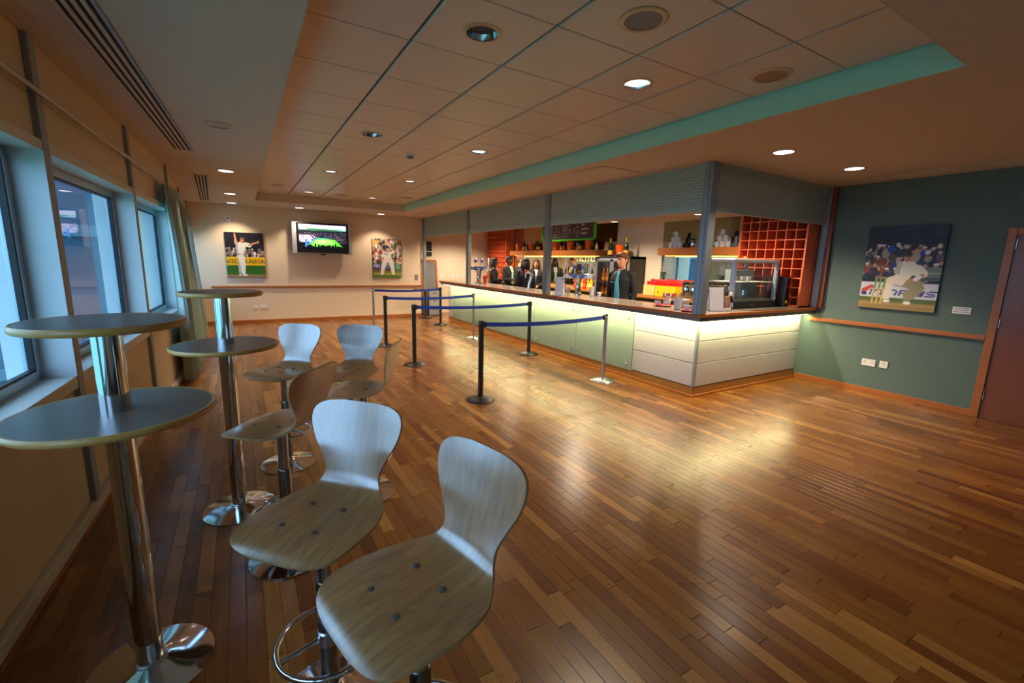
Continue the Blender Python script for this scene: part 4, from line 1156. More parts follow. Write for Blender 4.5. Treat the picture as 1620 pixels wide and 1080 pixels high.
# ------------------------------------------------------------------ people
def remesh(mb, voxel, name, m, parent, smooth_it=4):
    """fuse overlapping closed lofts into one continuous skin"""
    me = bpy.data.meshes.new(name); me.from_pydata(mb.v, [], mb.f)
    bm = bmesh.new(); bm.from_mesh(me); bmesh.ops.recalc_face_normals(bm, faces=bm.faces); bm.to_mesh(me); bm.free()
    o = bpy.data.objects.new(name, me); COL.objects.link(o)
    r = o.modifiers.new('r', 'REMESH'); r.mode = 'VOXEL'; r.voxel_size = voxel
    s = o.modifiers.new('s', 'SMOOTH'); s.iterations = smooth_it; s.factor = .5
    dg = bpy.context.evaluated_depsgraph_get()
    me2 = bpy.data.meshes.new_from_object(o.evaluated_get(dg))
    o.modifiers.clear(); o.data = me2; bpy.data.meshes.remove(me)
    me2.materials.clear(); me2.materials.append(m)
    me2.polygons.foreach_set('use_smooth', [True] * len(me2.polygons))
    o.name = name; me2.name = name
    if parent is not None: o.parent = parent
    return o
def ering(cx, cy, z, rx, ry, n=16, tilt=0): return [(cx + rx * math.cos(2 * PI * j / n), cy + ry * math.sin(2 * PI * j / n), z + tilt * math.sin(2 * PI * j / n)) for j in range(n)]
def hand(mb, wrist, dirv, palm_n, side):
    """palm, four unequal fingers and a thumb, loosely curled"""
    w = Vector(wrist); d = Vector(dirv).normalized(); n = Vector(palm_n); n = (n - d * n.dot(d)).normalized(); s = d.cross(n) * side
    c = w + d * .045
    rings = []
    for (t, a, b) in ((-.02, .024, .018), (.01, .032, .017), (.05, .040, .015), (.085, .038, .013)):
        q = w + d * t
        rings.append([q + s * (a * math.cos(2 * PI * j / 12)) + n * (b * math.sin(2 * PI * j / 12)) for j in range(12)])
    mb.loft(rings)
    for k, L in enumerate((.066, .076, .072, .056)):
        o = w + d * .078 + s * (.029 - .0193 * k)
        p1 = o + d * L * .5 + n * L * .16; p2 = p1 + d * L * .28 + n * L * .34; p3 = p2 + d * L * .04 + n * L * .32
        mb.tube([o - d * .02, o, p1, p2, p3], [.0095, .0095, .009, .0085, .007], 8)
    o = w + d * .02 + s * .028
    mb.tube([o - s * .012, o + s * .018 + d * .018 + n * .008, o + s * .026 + d * .048 + n * .022, o + s * .020 + d * .072 + n * .034], [.0125, .012, .0105, .008], 8)
def person(label, loc, heading, h=1.75, head_turn=0.0, female=False, skin=(190, 130, 100), hair='short', hair_rgb=(90, 60, 36), jacket=(24, 24, 30), shirt=(226, 226, 230), tie=None, arms='front', collar_shirt=False):
    hx, hy = heading
    t = thing('person', label, 'person', (loc[0], loc[1], 0), math.atan2(-hx, hy))
    k = h / 1.75; wd = .92 if female else 1.0
    ms = mat('skin_%d_%d_%d' % skin, skin, .5, var=.06); mj = mat('cloth_%d_%d_%d' % jacket, jacket, .8, var=.1, bump=.1, bscale=200)
    mh = mat('hair_%d_%d_%d' % hair_rgb, hair_rgb, .75, var=.2, scale=60); msh = mat('cloth_%d_%d_%d' % shirt, shirt, .75, var=.03)
    def S(x, y, z): return (x * k * (wd if abs(z - 1.2) < .35 else 1), y * k, z * k)
    # arm joints
    A = {}
    for sd in (-1, 1):
        sh = Vector((.185 * sd * wd, -.005, 1.415)) * k
        if arms == 'front' : el = Vector((.235 * sd * wd, .02, 1.13)) * k; wr = Vector((.10 * sd, .235, 1.10 + .03 * sd)) * k
        elif arms == 'counter': el = Vector((.25 * sd * wd, .05, 1.14)) * k; wr = Vector((.16 * sd, .27, 1.00)) * k
        else: el = Vector((.235 * sd * wd, -.03, 1.12)) * k; wr = Vector((.225 * sd, .06, .88)) * k
        A[sd] = (sh, el, wr)
    b = MB()
    # legs, trunk, neck
    for sd in (-1, 1):
        b.tube([S(.095 * sd, 0, .90), S(.10 * sd, .01, .70), S(.10 * sd, .012, .50), S(.10 * sd, -.012, .34), S(.10 * sd, -.01, .10), S(.10 * sd, -.005, .055)], [.085 * k, .078 * k, .056 * k, .055 * k, .038 * k, .036 * k], 12)
        b.loft([[(.10 * sd * k + rx * math.cos(2 * PI * j / 12) * k, y * k, max(.012, .045 + rz * math.sin(2 * PI * j / 12)) * k) for j in range(12)] for (y, rx, rz) in ((-.075, .03, .035), (-.05, .036, .04), (.05, .042, .032), (.13, .045, .022), (.17, .03, .016))])
    b.loft([ering(0, y * k, z * k, rx * k * wd, ry * k) for (z, rx, ry, y) in ((.80, .10, .09, 0), (.88, .155, .115, -.01), (.96, .165, .118, -.01), (1.08, .14, .10, 0), (1.20, .155, .108, 0), (1.32, .178, .118, .005), (1.42, .165, .095, -.005), (1.465, .10, .07, -.01), (1.49, .06, .055, -.01))])
    b.tube([S(0, -.012, 1.42), S(0, -.008, 1.50), S(0, .005, 1.56)], [.062 * k, .055 * k, .054 * k], 14)
    for sd in (-1, 1):
        sh, el, wr = A[sd]
        b.tube([sh + Vector((-.05 * sd, 0, .01)) * k, sh, sh.lerp(el, .5), el, el.lerp(wr, .35), wr], [.058 * k, .056 * k, .046 * k, .040 * k, .040 * k, .026 * k], 12)
        d = (wr - el).normalized(); hand(b, wr, d, (-sd, 0, -.3) if arms == 'down' else (-sd * .5, 0, -1), sd)
    # head (turned about the neck)
    ch, sh_ = math.cos(head_turn), math.sin(head_turn)
    def H(x, y, z): return (k * (x * ch - y * sh_), k * (x * sh_ + y * ch) + .008 * k, z * k)
    hd = MB()
    rings = []
    for (z, rx, ry, y) in ((1.525, .018, .018, .045), (1.533, .035, .040, .040), (1.555, .052, .066, .022), (1.585, .060, .080, .012), (1.62, .068, .090, .005), (1.65, .073, .097, -.002), (1.685, .075, .100, -.006), (1.715, .070, .093, -.008), (1.737, .055, .072, -.008), (1.75, .028, .036, -.008)):
        rings.append([H(rx * math.cos(2 * PI * j / 20), y + ry * math.sin(2 * PI * j / 20), z) for j in range(20)])
    hd.loft(rings)
    hd.tube([H(0, .088, 1.655), H(0, .105, 1.63), H(0, .115, 1.61), H(0, .098, 1.602)], [.009 * k, .011 * k, .014 * k, .010 * k], 8)
    hd.tube([H(-.035, .09, 1.668), H(0, .098, 1.664), H(.035, .09, 1.668)], [.008 * k, .009 * k, .008 * k], 8)
    for sd in (-1, 1):
        hd.ball(H(.076 * sd, -.008, 1.63), (.010 * k, .018 * k, .030 * k), 8, 6)
        hd.ball(H(.036 * sd, .072, 1.612), (.020 * k, .018 * k, .020 * k), 8, 6)
    hd.tube([H(-.024, .090, 1.578), H(0, .099, 1.576), H(.024, .090, 1.578)], [.006 * k, .009 * k, .006 * k], 8)
    o = len(b.v); b.v += hd.v; b.f += [tuple(i + o for i in f) for f in hd.f]; b.m += hd.m
    body = remesh(b, .0068, 'body', ms, t)
    for sd in (-1, 1):
        e = MB(); e.ball(H(.031 * sd, .079, 1.642), (.0125 * k, .0115 * k, .0095 * k), 10, 8); ee = e.build('eye', mat('eye_white', (222, 216, 208), .25), body, smooth=80)
        MB().ball(H(.031 * sd, .0885, 1.642), (.0055 * k, .0040 * k, .0055 * k), 8, 6).build('iris', mat('iris_dark', (44, 30, 22), .2), ee, smooth=80)
    MB().tube([H(-.022, .094, 1.577), H(-.008, .1025, 1.579), H(.008, .1025, 1.579), H(.022, .094, 1.577)], [.0025 * k, .005 * k, .005 * k, .0025 * k], 6).build('lips', mat('lips_%d' % skin[0], tuple(int(v * .78) for v in skin), .45), body, smooth=80)
    for sd in (-1, 1):
        MB().tube([H(.014 * sd, .099, 1.664), H(.032 * sd, .097, 1.669), H(.048 * sd, .084, 1.664)], [.0035 * k, .004 * k, .0025 * k], 6).build('eyebrow', mh, body, smooth=80)
    # hair
    hm = MB()
    if hair in ('short', 'cropped'):
        g = .012 if hair == 'short' else .004
        prof = ((1.640, .070, .060, -.038), (1.665, .0745 + g * .5, .082 + g, -.026), (1.69, .0765 + g, .098 + g, -.010), (1.716, .072 + g, .096 + g, -.007), (1.740, .057 + g, .076 + g, -.006), (1.756 + g, .030, .040, -.006))
        hm.loft([[H(rx * math.cos(2 * PI * j / 20), y + ry * math.sin(2 * PI * j / 20), z - (.055 if math.sin(2 * PI * j / 20) < -.2 and i < 2 else 0)) for j in range(20)] for i, (z, rx, ry, y) in enumerate(prof)])
        if hair == 'short':
            for q in range(11):
                xx = -.066 + .0132 * q; e_ = math.sqrt(max(0, 1 - (xx / .082) ** 2)); zz = 1.640 + .122 * e_ + .006 * (q % 2)
                hm.tube([H(xx * .8, -.085 * e_ - .01, 1.655 + .03 * e_), H(xx * .95, -.055, zz - .012), H(xx + .006, .0, zz + .004), H(xx + .012, .055, zz - .012), H(xx + .018, .062 + .034 * e_, zz - .040)], [.012 * k, .013 * k, .014 * k, .013 * k, .008 * k], 6)
            for sd in (-1, 1): hm.tube([H(.074 * sd, .028, 1.69), H(.075 * sd, .024, 1.655), H(.072 * sd, .022, 1.632)], [.012 * k, .010 * k, .006 * k], 6)
    else:
        prof = ((1.62, .078, .075, -.040), (1.66, .084, .098, -.022), (1.69, .086, .110, -.012), (1.72, .080, .106, -.010), (1.745, .062, .084, -.008), (1.765, .030, .040, -.008))
        hm.loft([[H(rx * math.cos(2 * PI * j / 20), y + ry * math.sin(2 * PI * j / 20), z) for j in range(20)] for (z, rx, ry, y) in prof])
        zl = 1.44 if hair == 'long' else 1.50
        for q in range(13):
            a = PI * (1.0 + q / 12.0) if True else 0
            cx, cy = .080 * math.cos(a), -.020 + .088 * math.sin(a)
            if q in (0, 12): cy += .035
            hm.tube([H(cx * .8, cy * .8, 1.70), H(cx, cy, 1.62), H(cx * 1.10, cy * 1.1, 1.55), H(cx * 1.12, cy * 1.02 - .004, zl), H(cx * 1.0, cy * .95, zl - .03)], [.022 * k, .026 * k, .026 * k, .022 * k, .008 * k], 8)
    if hair != 'none': remesh(hm, .009, 'hair', mh, body, 2)
    # clothing
    g = .013
    j_ = MB()
    zb = .84 if arms != 'x' else .9
    j_.loft([ering(0, y * k, z * k, (rx + g) * k * wd, (ry + g) * k, 20) for (z, rx, ry, y) in ((zb, .168, .124, -.008), (.96, .168, .122, -.008), (1.08, .146, .104, 0), (1.20, .160, .112, 0), (1.32, .184, .122, .005), (1.41, .172, .100, -.004), (1.455, .115, .078, -.012), (1.485, .066, .062, -.012))])
    for sd in (-1, 1):
        sh, el, wr = A[sd]
        j_.tube([sh + Vector((-.06 * sd, 0, .012)) * k, sh, sh.lerp(el, .5), el, el.lerp(wr, .5), el.lerp(wr, .97)], [.072 * k, .070 * k, .060 * k, .054 * k, .048 * k, .038 * k], 12)
    remesh(j_, .012, 'shirt' if collar_shirt else 'jacket', mj, t, 4)
    tr = MB()
    tr.loft([ering(0, -.01 * k, z * k, rx * k * wd, ry * k, 20) for (z, rx, ry) in ((.80, .14, .115), (.90, .178, .130), (.985, .174, .126), (1.02, .150, .112))])
    for sd in (-1, 1):
        tr.tube([S(.09 * sd, 0, .88), S(.10 * sd, .01, .70), S(.10 * sd, .008, .50), S(.10 * sd, -.004, .30), S(.10 * sd, 0, .085)], [.100 * k, .092 * k, .076 * k, .068 * k, .062 * k], 14)
    remesh(tr, .013, 'trousers', mat('trouser_black', (22, 22, 26), .8), t, 4)
    for sd in (-1, 1):
        MB().loft([[(.10 * sd * k + rx * math.cos(2 * PI * j / 14) * k, y * k, max(.0, .045 + rz * math.sin(2 * PI * j / 14)) * k) for j in range(14)] for (y, rx, rz) in ((-.095, .03, .045), (-.06, .046, .062), (.0, .050, .060), (.06, .052, .045), (.14, .054, .034), (.19, .034, .026))]).build('shoe', M_BLACK, t, smooth=60)
    # shirt front and tie lie on the chest
    def chest(x, z):
        zz = [(1.02, .118), (1.10, .117), (1.20, .126), (1.32, .141), (1.40, .112), (1.455, .086), (1.49, .068)]
        ry = np.interp(z, [a for a, _ in zz], [b for _, b in zz]); rx = np.interp(z, [1.02, 1.2, 1.32, 1.41, 1.46, 1.49], [.16, .173, .197, .185, .13, .08]) * wd
        return ry * math.sqrt(max(.05, 1 - min(.95, (x / rx) ** 2)))
    def strip(pts, off, name, m, parent):
        rows = []
        for (z, w0) in pts:
            rows.append([(x * k, (chest(x, z) + off) * k, z * k) for x in np.linspace(-w0, w0, 7)])
        rb = [[(p[0], p[1] - .010 * k, p[2]) for p in r] for r in rows]
        mb = MB(); n = 7; R_ = len(rows); vs = [p for r in rows for p in r] + [p for r in rb for p in r]; o = n * R_; fs = []
        for i in range(R_ - 1):
            for j in range(n - 1):
                a = i * n + j; fs += [(a, a + 1, a + n + 1, a + n), (o + a, o + a + n, o + a + n + 1, o + a + 1)]
            fs += [(i * n, i * n + n, o + i * n + n, o + i * n), (i * n + 6, o + i * n + 6, o + i * n + n + 6, i * n + n + 6)]
        fs += [tuple(range(n)) + tuple(range(o + n - 1, o - 1, -1)), tuple(range((R_ - 1) * n + n - 1, (R_ - 1) * n - 1, -1)) + tuple(range(o + (R_ - 1) * n, o + R_ * n))]
        mb.add(vs, fs); return mb.build(name, m, parent, smooth=60)
    if shirt and not collar_shirt:
        strip([(1.485, .050), (1.44, .054), (1.36, .046), (1.26, .032), (1.17, .012)], .006, 'shirt_front', msh, t)
    if tie:
        mt = mat('tie_%d_%d_%d' % tie, tie, .5, var=.05)
        strip([(1.475, .018), (1.445, .020), (1.435, .013), (1.30, .026), (1.12, .038), (1.03, .040), (1.00, .006)] if not collar_shirt else [(1.47, .020), (1.44, .024), (1.43, .016), (1.28, .034), (1.10, .048), (.97, .050), (.94, .006)], .012, 'tie', mt, t)
    if collar_shirt:
        for sd in (-1, 1):
            MB().tube([(.062 * sd * k, -.02 * k, 1.492 * k), (.056 * sd * k, .045 * k, 1.485 * k), (.012 * sd * k, .082 * k, 1.462 * k), (.045 * sd * k, .100 * k, 1.43 * k)], [.012 * k, .014 * k, .012 * k, .006 * k], 8).build('collar', mj, t, smooth=70)
        MB().box(.055, .125, .0, .010, 1.295, 1.312).build('name_badge', M_GREY, t, loc=(0, chest(.09, 1.30) * 1.0 + .004, 0))
    return t
person('barman in black shirt and light blue tie standing behind the bar', (5.42, 5.47), (-.975, -.22), 1.775, -.08, skin=(206, 140, 112), hair='short', hair_rgb=(98, 60, 34), jacket=(20, 20, 24), shirt=(20, 20, 24), tie=(96, 190, 214), arms='down', collar_shirt=True)
person('woman with long dark hair, black jacket and white blouse by the far rack', (5.95, 10.88), (.86, -.5), 1.68, .15, female=True, skin=(96, 62, 48), hair='long', hair_rgb=(34, 24, 22), arms='front')
person('shaven-headed man in a black suit with a pale tie in the staff group', (6.22, 10.52), (.35, -.94), 1.73, .35, skin=(74, 48, 40), hair='cropped', hair_rgb=(28, 22, 20), tie=(150, 200, 190), arms='front')
person('tall man with short brown hair standing behind the suited man in the bar', (6.13, 9.80), (.95, -.3), 1.75, 0, skin=(214, 158, 128), hair='short', hair_rgb=(110, 72, 44), arms='down')
person('person with dark wavy hair seen from behind in the middle of the bar', (5.72, 8.91), (.45, .89), 1.69, -.4, female=True, skin=(150, 100, 78), hair='bob', hair_rgb=(26, 20, 20), arms='down')
person('woman with long dark hair and light blue neck tie facing the staff group', (6.28, 9.28), (-.75, -.66), 1.66, .1, female=True, skin=(176, 122, 92), hair='long', hair_rgb=(50, 34, 26), tie=(120, 176, 210), arms='front')

# ------------------------------------------------------------------ things on the bar
ZB_ = Z_BAR + .0025
M_CUP = mat('white_china', (238, 236, 232), .2, var=.01)
M_RED = mat('red_tray', (188, 34, 24), .35, var=.04)
def cup(loc, label, r=.036, h=.062, m=None, handle=True, group='white cups', rz=0.0, name='cup', cat='cup'):
    t = thing(name, label, cat, loc, rz, group)
    m = m or M_CUP
    MB().lathe([(r * .62, 0), (r * .66, .004), (r * .85, h * .4), (r, h), (r - .004, h), (r * .80, h * .42), (r * .55, .008), (0, .008)], n=24).build('bowl', m, t, smooth=50)
    if handle: MB().tube([(r * .88, 0, h * .82), (r * 1.45, 0, h * .78), (r * 1.5, 0, h * .4), (r * .76, 0, h * .25)], .0045, 8).build('handle', m, t, smooth=70)
    return t
def mug(loc, label, rz=0.0):
    t = thing('mug', label, 'mug', loc, rz, 'white mugs on the short shelf')
    r, h = .042, .094
    MB().lathe([(r * .92, 0), (r, .006), (r, h), (r - .004, h), (r - .005, .01), (0, .01)], n=24).build('body', M_CUP, t, smooth=40)
    MB().tube([(r * .97, 0, h * .82), (r * 1.6, 0, h * .76), (r * 1.7, 0, h * .45), (r * .97, 0, h * .22)], .006, 8).build('handle', M_CUP, t, smooth=70)
    return t
def tray(loc, label, rz=0):
    t = thing('red_plate', label, 'plate', loc, rz)
    MB().lathe([(0, 0), (.085, 0), (.125, .014), (.128, .016), (.124, .019), (.083, .006), (0, .006)], n=32).build('dish', M_RED, t, smooth=50)
    return t
tray((4.80, 4.05, ZB_), 'flat red plate holding two white cups, left of the tall white pot')
cup((4.765, 4.11, ZB_ + .0085), 'white cup on the left red plate, the left one', .042, .060)
cup((4.80, 4.00, ZB_ + .0085), 'white cup on the left red plate, the nearer right one', .042, .060)
t = thing('milk_jug', 'white milk jug standing behind the left red plate', 'jug', (4.98, 4.12, ZB_))
MB().lathe([(.030, 0), (.036, .02), (.034, .07), (.026, .10), (.030, .118), (.027, .118), (.023, .10), (.03, .02), (0, .012)], n=24).build('body', M_CUP, t, smooth=50)
MB().tube([(.025, 0, .10), (.055, 0, .09), (.056, 0, .05), (.033, 0, .035)], .005, 8).build('handle', M_CUP, t, smooth=70)
t = thing('cutlery_pot', 'tall white pot with cutlery on the bar left of the corner post', 'pot', (4.66, 3.70, ZB_))
MB().lathe([(.040, 0), (.043, .004), (.058, .14), (.060, .145), (.055, .145), (.040, .01), (0, .01)], n=28).build('pot', M_CUP, t, smooth=50)
for q in range(7):
    a = q * .9; MB().tube([(.02 * math.cos(a), .02 * math.sin(a), .02), (.042 * math.cos(a), .042 * math.sin(a), .165 + .008 * (q % 3)), (.046 * math.cos(a), .046 * math.sin(a), .185 + .01 * (q % 3))], [.003, .0045, .009], 6).build('cutlery', M_STEEL, t, smooth=60)
tray((4.60, 3.46, ZB_), 'red plate holding white cups beside the corner post')
cup((4.585, 3.505, ZB_ + .0085), 'white cup on the red plate at the corner post, left one', .042, .060)
cup((4.61, 3.43, ZB_ + .0085), 'white cup on the red plate at the corner post, right one', .042, .060)
t = thing('napkin_box', 'grey patterned box with white top behind the corner red plate', 'box', (4.94, 3.86, ZB_), .2)
MB().box(-.08, .08, -.06, .06, 0, .085).build('box', mat('box_grey', (150, 142, 140), .6, var=.35, scale=50), t, bevel=.003); MB().box(-.08, .08, -.06, .06, .086, .105).build('lid', M_CUP, t, bevel=.004)
# menu cards
def card(loc, w_, h_, rz, label, mark=False):
    t = thing('menu_card', label, 'menu', loc, rz)
    MB().add([(-w_ / 2, -.05, 0), (w_ / 2, -.05, 0), (w_ / 2, .05, 0), (-w_ / 2, .05, 0), (-w_ / 2, -.004, h_), (w_ / 2, -.004, h_), (w_ / 2, .004, h_), (-w_ / 2, .004, h_)],
             [(3, 2, 1, 0), (4, 5, 6, 7), (0, 1, 5, 4), (1, 2, 6, 5), (2, 3, 7, 6), (3, 0, 4, 7)]).build('card', mat('card_white', (226, 224, 232), .5, var=.01), t, bevel=.002)
    if mark:
        pc = MB(); pc.box(w_ * .26, w_ * .38, -.016, -.012, h_ * .86, h_ * .94); pc.build('print_mark', mat('mark_grey', (70, 74, 84), .6), t)
        for q in range(6):
            z = h_ * (.70 - .09 * q); y = -.05 + .046 * z / h_
            MB().box(-w_ * .32, w_ * (.3 - .06 * (q % 3)), y - .0012, y + .002, z, z + .004).build('text_line', mat('mark_pale', (178, 176, 186), .6), t)
card((4.56, 6.02, ZB_), .145, .30, -.95, 'white folded menu card leaning by the middle shutter post', True)
card((5.00, 3.42, ZB_), .175, .285, -.45, 'blank white card standing right of the corner post')
# sauces
t = thing('condiment_caddy', 'small caddy of red sauce bottles beside the display cabinet', 'caddy', (5.16, 3.38, ZB_), .1)
MB().box(-.06, .06, -.04, .04, 0, .035).build('tray', M_CUP, t, bevel=.004)
for q, (dx, dy) in enumerate(((-.03, -.018), (.03, -.018), (-.03, .02), (.03, .02))):
    b_ = MB().lathe([(.020, 0), (.022, .01), (.022, .075), (.014, .10), (.011, .125), (0, .125)], (dx, dy, .03), 16).build('sauce_bottle', mat_glass('sauce_glass', (240, 226, 210), .03, body=.35, body_rgb=(220, 190, 170)), t, smooth=50)
    MB().lathe([(.0, 0), (.0185, 0), (.0185, .05), (0, .05)], (dx, dy, .034), 14).build('sauce', mat('sauce_red', (186, 48, 20), .3), b_, smooth=50)
    MB().lathe([(.013, .122), (.013, .145), (0, .148)], (dx, dy, .03), 14).build('cap', mat('cap_gold', (200, 150, 90), .3, .6), b_, smooth=50)
t = thing('ketchup_bottle', 'dark sauce bottle with a white cap at the cabinet corner', 'bottle', (5.345, 3.44, ZB_))
MB().lathe([(.030, 0), (.033, .008), (.033, .10), (.024, .135), (.014, .16), (.014, .18), (0, .18)], n=20).build('glass', mat('dark_sauce', (36, 20, 30), .15), t, smooth=50)
MB().lathe([(.0338, .03), (.0338, .09)], n=20, cap=False).build('label_band', mat('label_lilac', (170, 170, 200), .5), t, smooth=50)
MB().lathe([(.020, .178), (.020, .215), (.016, .22), (0, .22)], n=16).build('cap', M_CUP, t, smooth=50)

# display cabinet
CX0, CX1, CY0, CY1 = 5.44, 6.46, 3.50, 3.97
dc = thing('display_cabinet', 'glass food display cabinet with silver posts on the short bar', 'display cabinet', (CX0, CY0, ZB_))
W_, D_ = CX1 - CX0, CY1 - CY0; z0, z1 = .085, .60
M_CASE = mat('cabinet_silver', (176, 190, 210), .35, .35, var=.03)
MB().box(-.015, W_ + .015, -.015, D_ + .01, 0.004, z0).build('base', M_BLACK, dc, bevel=.006)
MB().box(.42, .50, -.0165, -.0145, .035, .046).build('badge', M_GREY, dc)
M_CTOP = mat('cabinet_top', (206, 206, 204), .35, .2)
for (x0, x1, y0, y1) in ((-.012, W_ + .012, -.012, .05), (-.012, W_ + .012, D_ - .05, D_ + .01), (-.012, .05, .05, D_ - .05), (W_ - .038, W_ + .012, .05, D_ - .05)): MB().box(x0, x1, y0, y1, z1, z1 + .045).build('top_rail', M_CTOP, dc, bevel=.012, seg=3)
for (x, y, w2) in ((-.008, -.008, .062), (W_ - .03, -.008, .038), (-.008, D_ - .03, .04), (W_ - .03, D_ - .03, .038)): MB().box(x, x + w2, y, y + .05, z0 - .02, z1 + .005).build('corner_post', M_CASE, dc, bevel=.01, seg=3)
gl = mat_glass('cabinet_glass', (248, 250, 250), .0)
MB().box(.03, W_ - .02, .03, D_ - .03, z1 + .015, z1 + .021).build('top_glass', gl, dc)
MB().box(.05, W_ - .03, .004, .010, z0, z1).build('front_glass', gl, dc); MB().box(.004, .010, .045, D_ - .03, z0, z1).build('side_glass', gl, dc); MB().box(W_ - .010, W_ - .004, .045, D_ - .03, z0, z1).build('side_glass', gl, dc)
MB().box(.02, W_ - .02, D_ - .014, D_ - .008, z0, z1).build('rear_glass', gl, dc)
MB().box(.03, W_ - .03, .03, D_ - .03, .335, .347).build('shelf', mat('cabinet_shelf', (214, 214, 204), .3), dc, bevel=.002)
MB().box(.03, W_ - .03, .03, D_ - .03, z0, z0 + .03).build('deck', mat('cabinet_deck', (150, 140, 124), .3, .4), dc)
MB().box(.60, W_ - .05, .25, D_ - .05, z0 + .03, .32).build('inner_tray_stand', mat('cabinet_liner', (170, 176, 170), .4, .3), dc, bevel=.004)
MB().box(.44, W_ - .06, .30, D_ - .05, .35, .50).build('upper_tray', mat('cabinet_liner2', (160, 172, 168), .4, .3), dc, bevel=.004)
for q, x in enumerate((.60, .735)): MB().box(W_ - .04 + q * .06, W_ - .005 + q * .06, -.018, -.014, .105, .135).build('warning_sticker', mat('sticker_yellow', (226, 196, 30), .5), dc) if q == 0 else None
cup((CX0 + .22, CY0 + .12, ZB_ + .349), 'white cup on the cabinet shelf, left of three', .034, .055)
cup((CX0 + .46, CY0 + .15, ZB_ + .349), 'white cup on the cabinet shelf, middle of three', .038, .060)
cup((CX0 + .58, CY0 + .15, ZB_ + .349), 'white cup on the cabinet shelf, right of three', .038, .060)
t = thing('side_plate', 'round white plate stood up inside the display cabinet', 'plate', (CX0 + .36, CY0 + .22, ZB_ + z0 + .032), group=None)
MB().lathe([(0, .0), (.05, 0), (.075, -.010), (.076, -.006), (.05, .006), (0, .006)], (0, 0, .076), 28, 'y').build('plate_disc', M_CUP, t, smooth=50)
MB().box(-.03, .03, -.014, .02, 0, .008).build('stand', M_STEEL, t)
t = thing('steel_jug', 'small steel jug at the bottom of the display cabinet', 'jug', (CX0 + .52, CY0 + .16, ZB_ + z0 + .031))
MB().lathe([(.036, 0), (.040, .01), (.036, .08), (.030, .11), (.034, .125), (.030, .125), (.027, .108), (.03, .01), (0, .01)], n=24).build('body', M_CHROME, t, smooth=50); MB().tube([(.03, 0, .105), (.065, 0, .095), (.065, 0, .04), (.038, 0, .025)], .005, 8).build('handle', M_CHROME, t, smooth=70)
# black till unit between cabinet and rack
t = thing('till_unit', 'small black machine between the display cabinet and the rack', 'till', (6.53, 3.30 + .10, ZB_))
MB().box(0, .12, 0, .30, 0, .42).build('body', mat('till_dark', (34, 26, 26), .25, var=.1), t, bevel=.01); MB().box(-.003, .003, .06, .26, .14, .38).build('screen', mat('till_screen', (60, 40, 36), .12), t)
MB().box(.03, .075, -.004, .002, .05, .09).build('warning_sticker', mat('sticker_yellow', (226, 196, 30), .5), t)

# beer fonts
M_BADGE = mat('badge_white', (226, 230, 236), .3); M_BLUEB = mat('badge_blue', (60, 90, 180), .35)
def beer_font(loc, rz, label, k=1.0, n=4):
    t = thing('beer_font', label, 'beer font', loc, rz)
    MB().lathe([(.085, 0), (.085, .012), (.055, .02), (.048, .03), (.046, .26), (.052, .27), (.052, .30)], n=28).build('column', M_CHROME, t, smooth=40)
    MB().box(.035, .075, -.045, .045, .0, .25).build('side_cover', M_BLACK, t, bevel=.01)
    MB().tube([(0, -.26, .315), (0, .26, .315)], .042, 20).build('cross_bar', M_CHROME, t, smooth=50)
    for q in range(n):
        y = -.20 + .40 * q / (n - 1)
        MB().lathe([(.040, -.060), (.040, -.045), (.034, -.040)], (0, y, .318), 20, 'x').build('round_badge', M_BADGE if q % 3 == 0 else M_BLUEB, t, smooth=40)
        MB().tube([(-.03, y, .285), (-.085, y, .275), (-.095, y, .235)], .010, 8).build('spout', M_CHROME, t, smooth=60)
        hd = MB().tube([(0, y, .345), (-.004, y, .40), (-.01, y, .50), (-.012, y, .535)], [.010, .013, .019, .013], 10).build('tap_handle', mat('handle_white', (220, 220, 226), .25), t, smooth=60)
        if q in (1, 2): MB().lathe([(.034, -.012), (.034, .006)], (-.014, y, .47), 18, 'x').build('crest', M_BLUEB, hd, smooth=40)
    t.scale = (k, k, k)
    return t
beer_font((4.98, 6.06, ZB_), .78, 'chrome T-shaped beer font with white handles left of the barman', 1.0)
beer_font((4.82, 9.56, ZB_), .98, 'chrome T-shaped beer font at the far end of the bar', 1.12)
t = thing('swan_neck_tap', 'curved silver beer tap with a red badge in front of the staff', 'beer tap', (4.98, 7.62, ZB_), -.6)
MB().lathe([(.06, 0), (.06, .012), (.036, .02), (0, .022)], n=24).build('foot', M_CHROME, t, smooth=40)
MB().tube([(.0, .0, .015), (.012, 0, .10), (.035, 0, .18), (.055, 0, .25), (.045, 0, .31), (0, 0, .345), (-.05, 0, .335), (-.075, 0, .29)], [.034, .032, .036, .040, .040, .038, .032, .024], 14).build('neck', M_CHROME, t, smooth=70)
MB().lathe([(.045, -.012), (.045, .012)], (-.075, 0, .335), 20, 'x').build('red_badge', mat('badge_red', (200, 30, 36), .3), t, smooth=40)
MB().tube([(-.06, 0, .29), (-.075, 0, .22)], .011, 8).build('spout', M_CHROME, t, smooth=50)
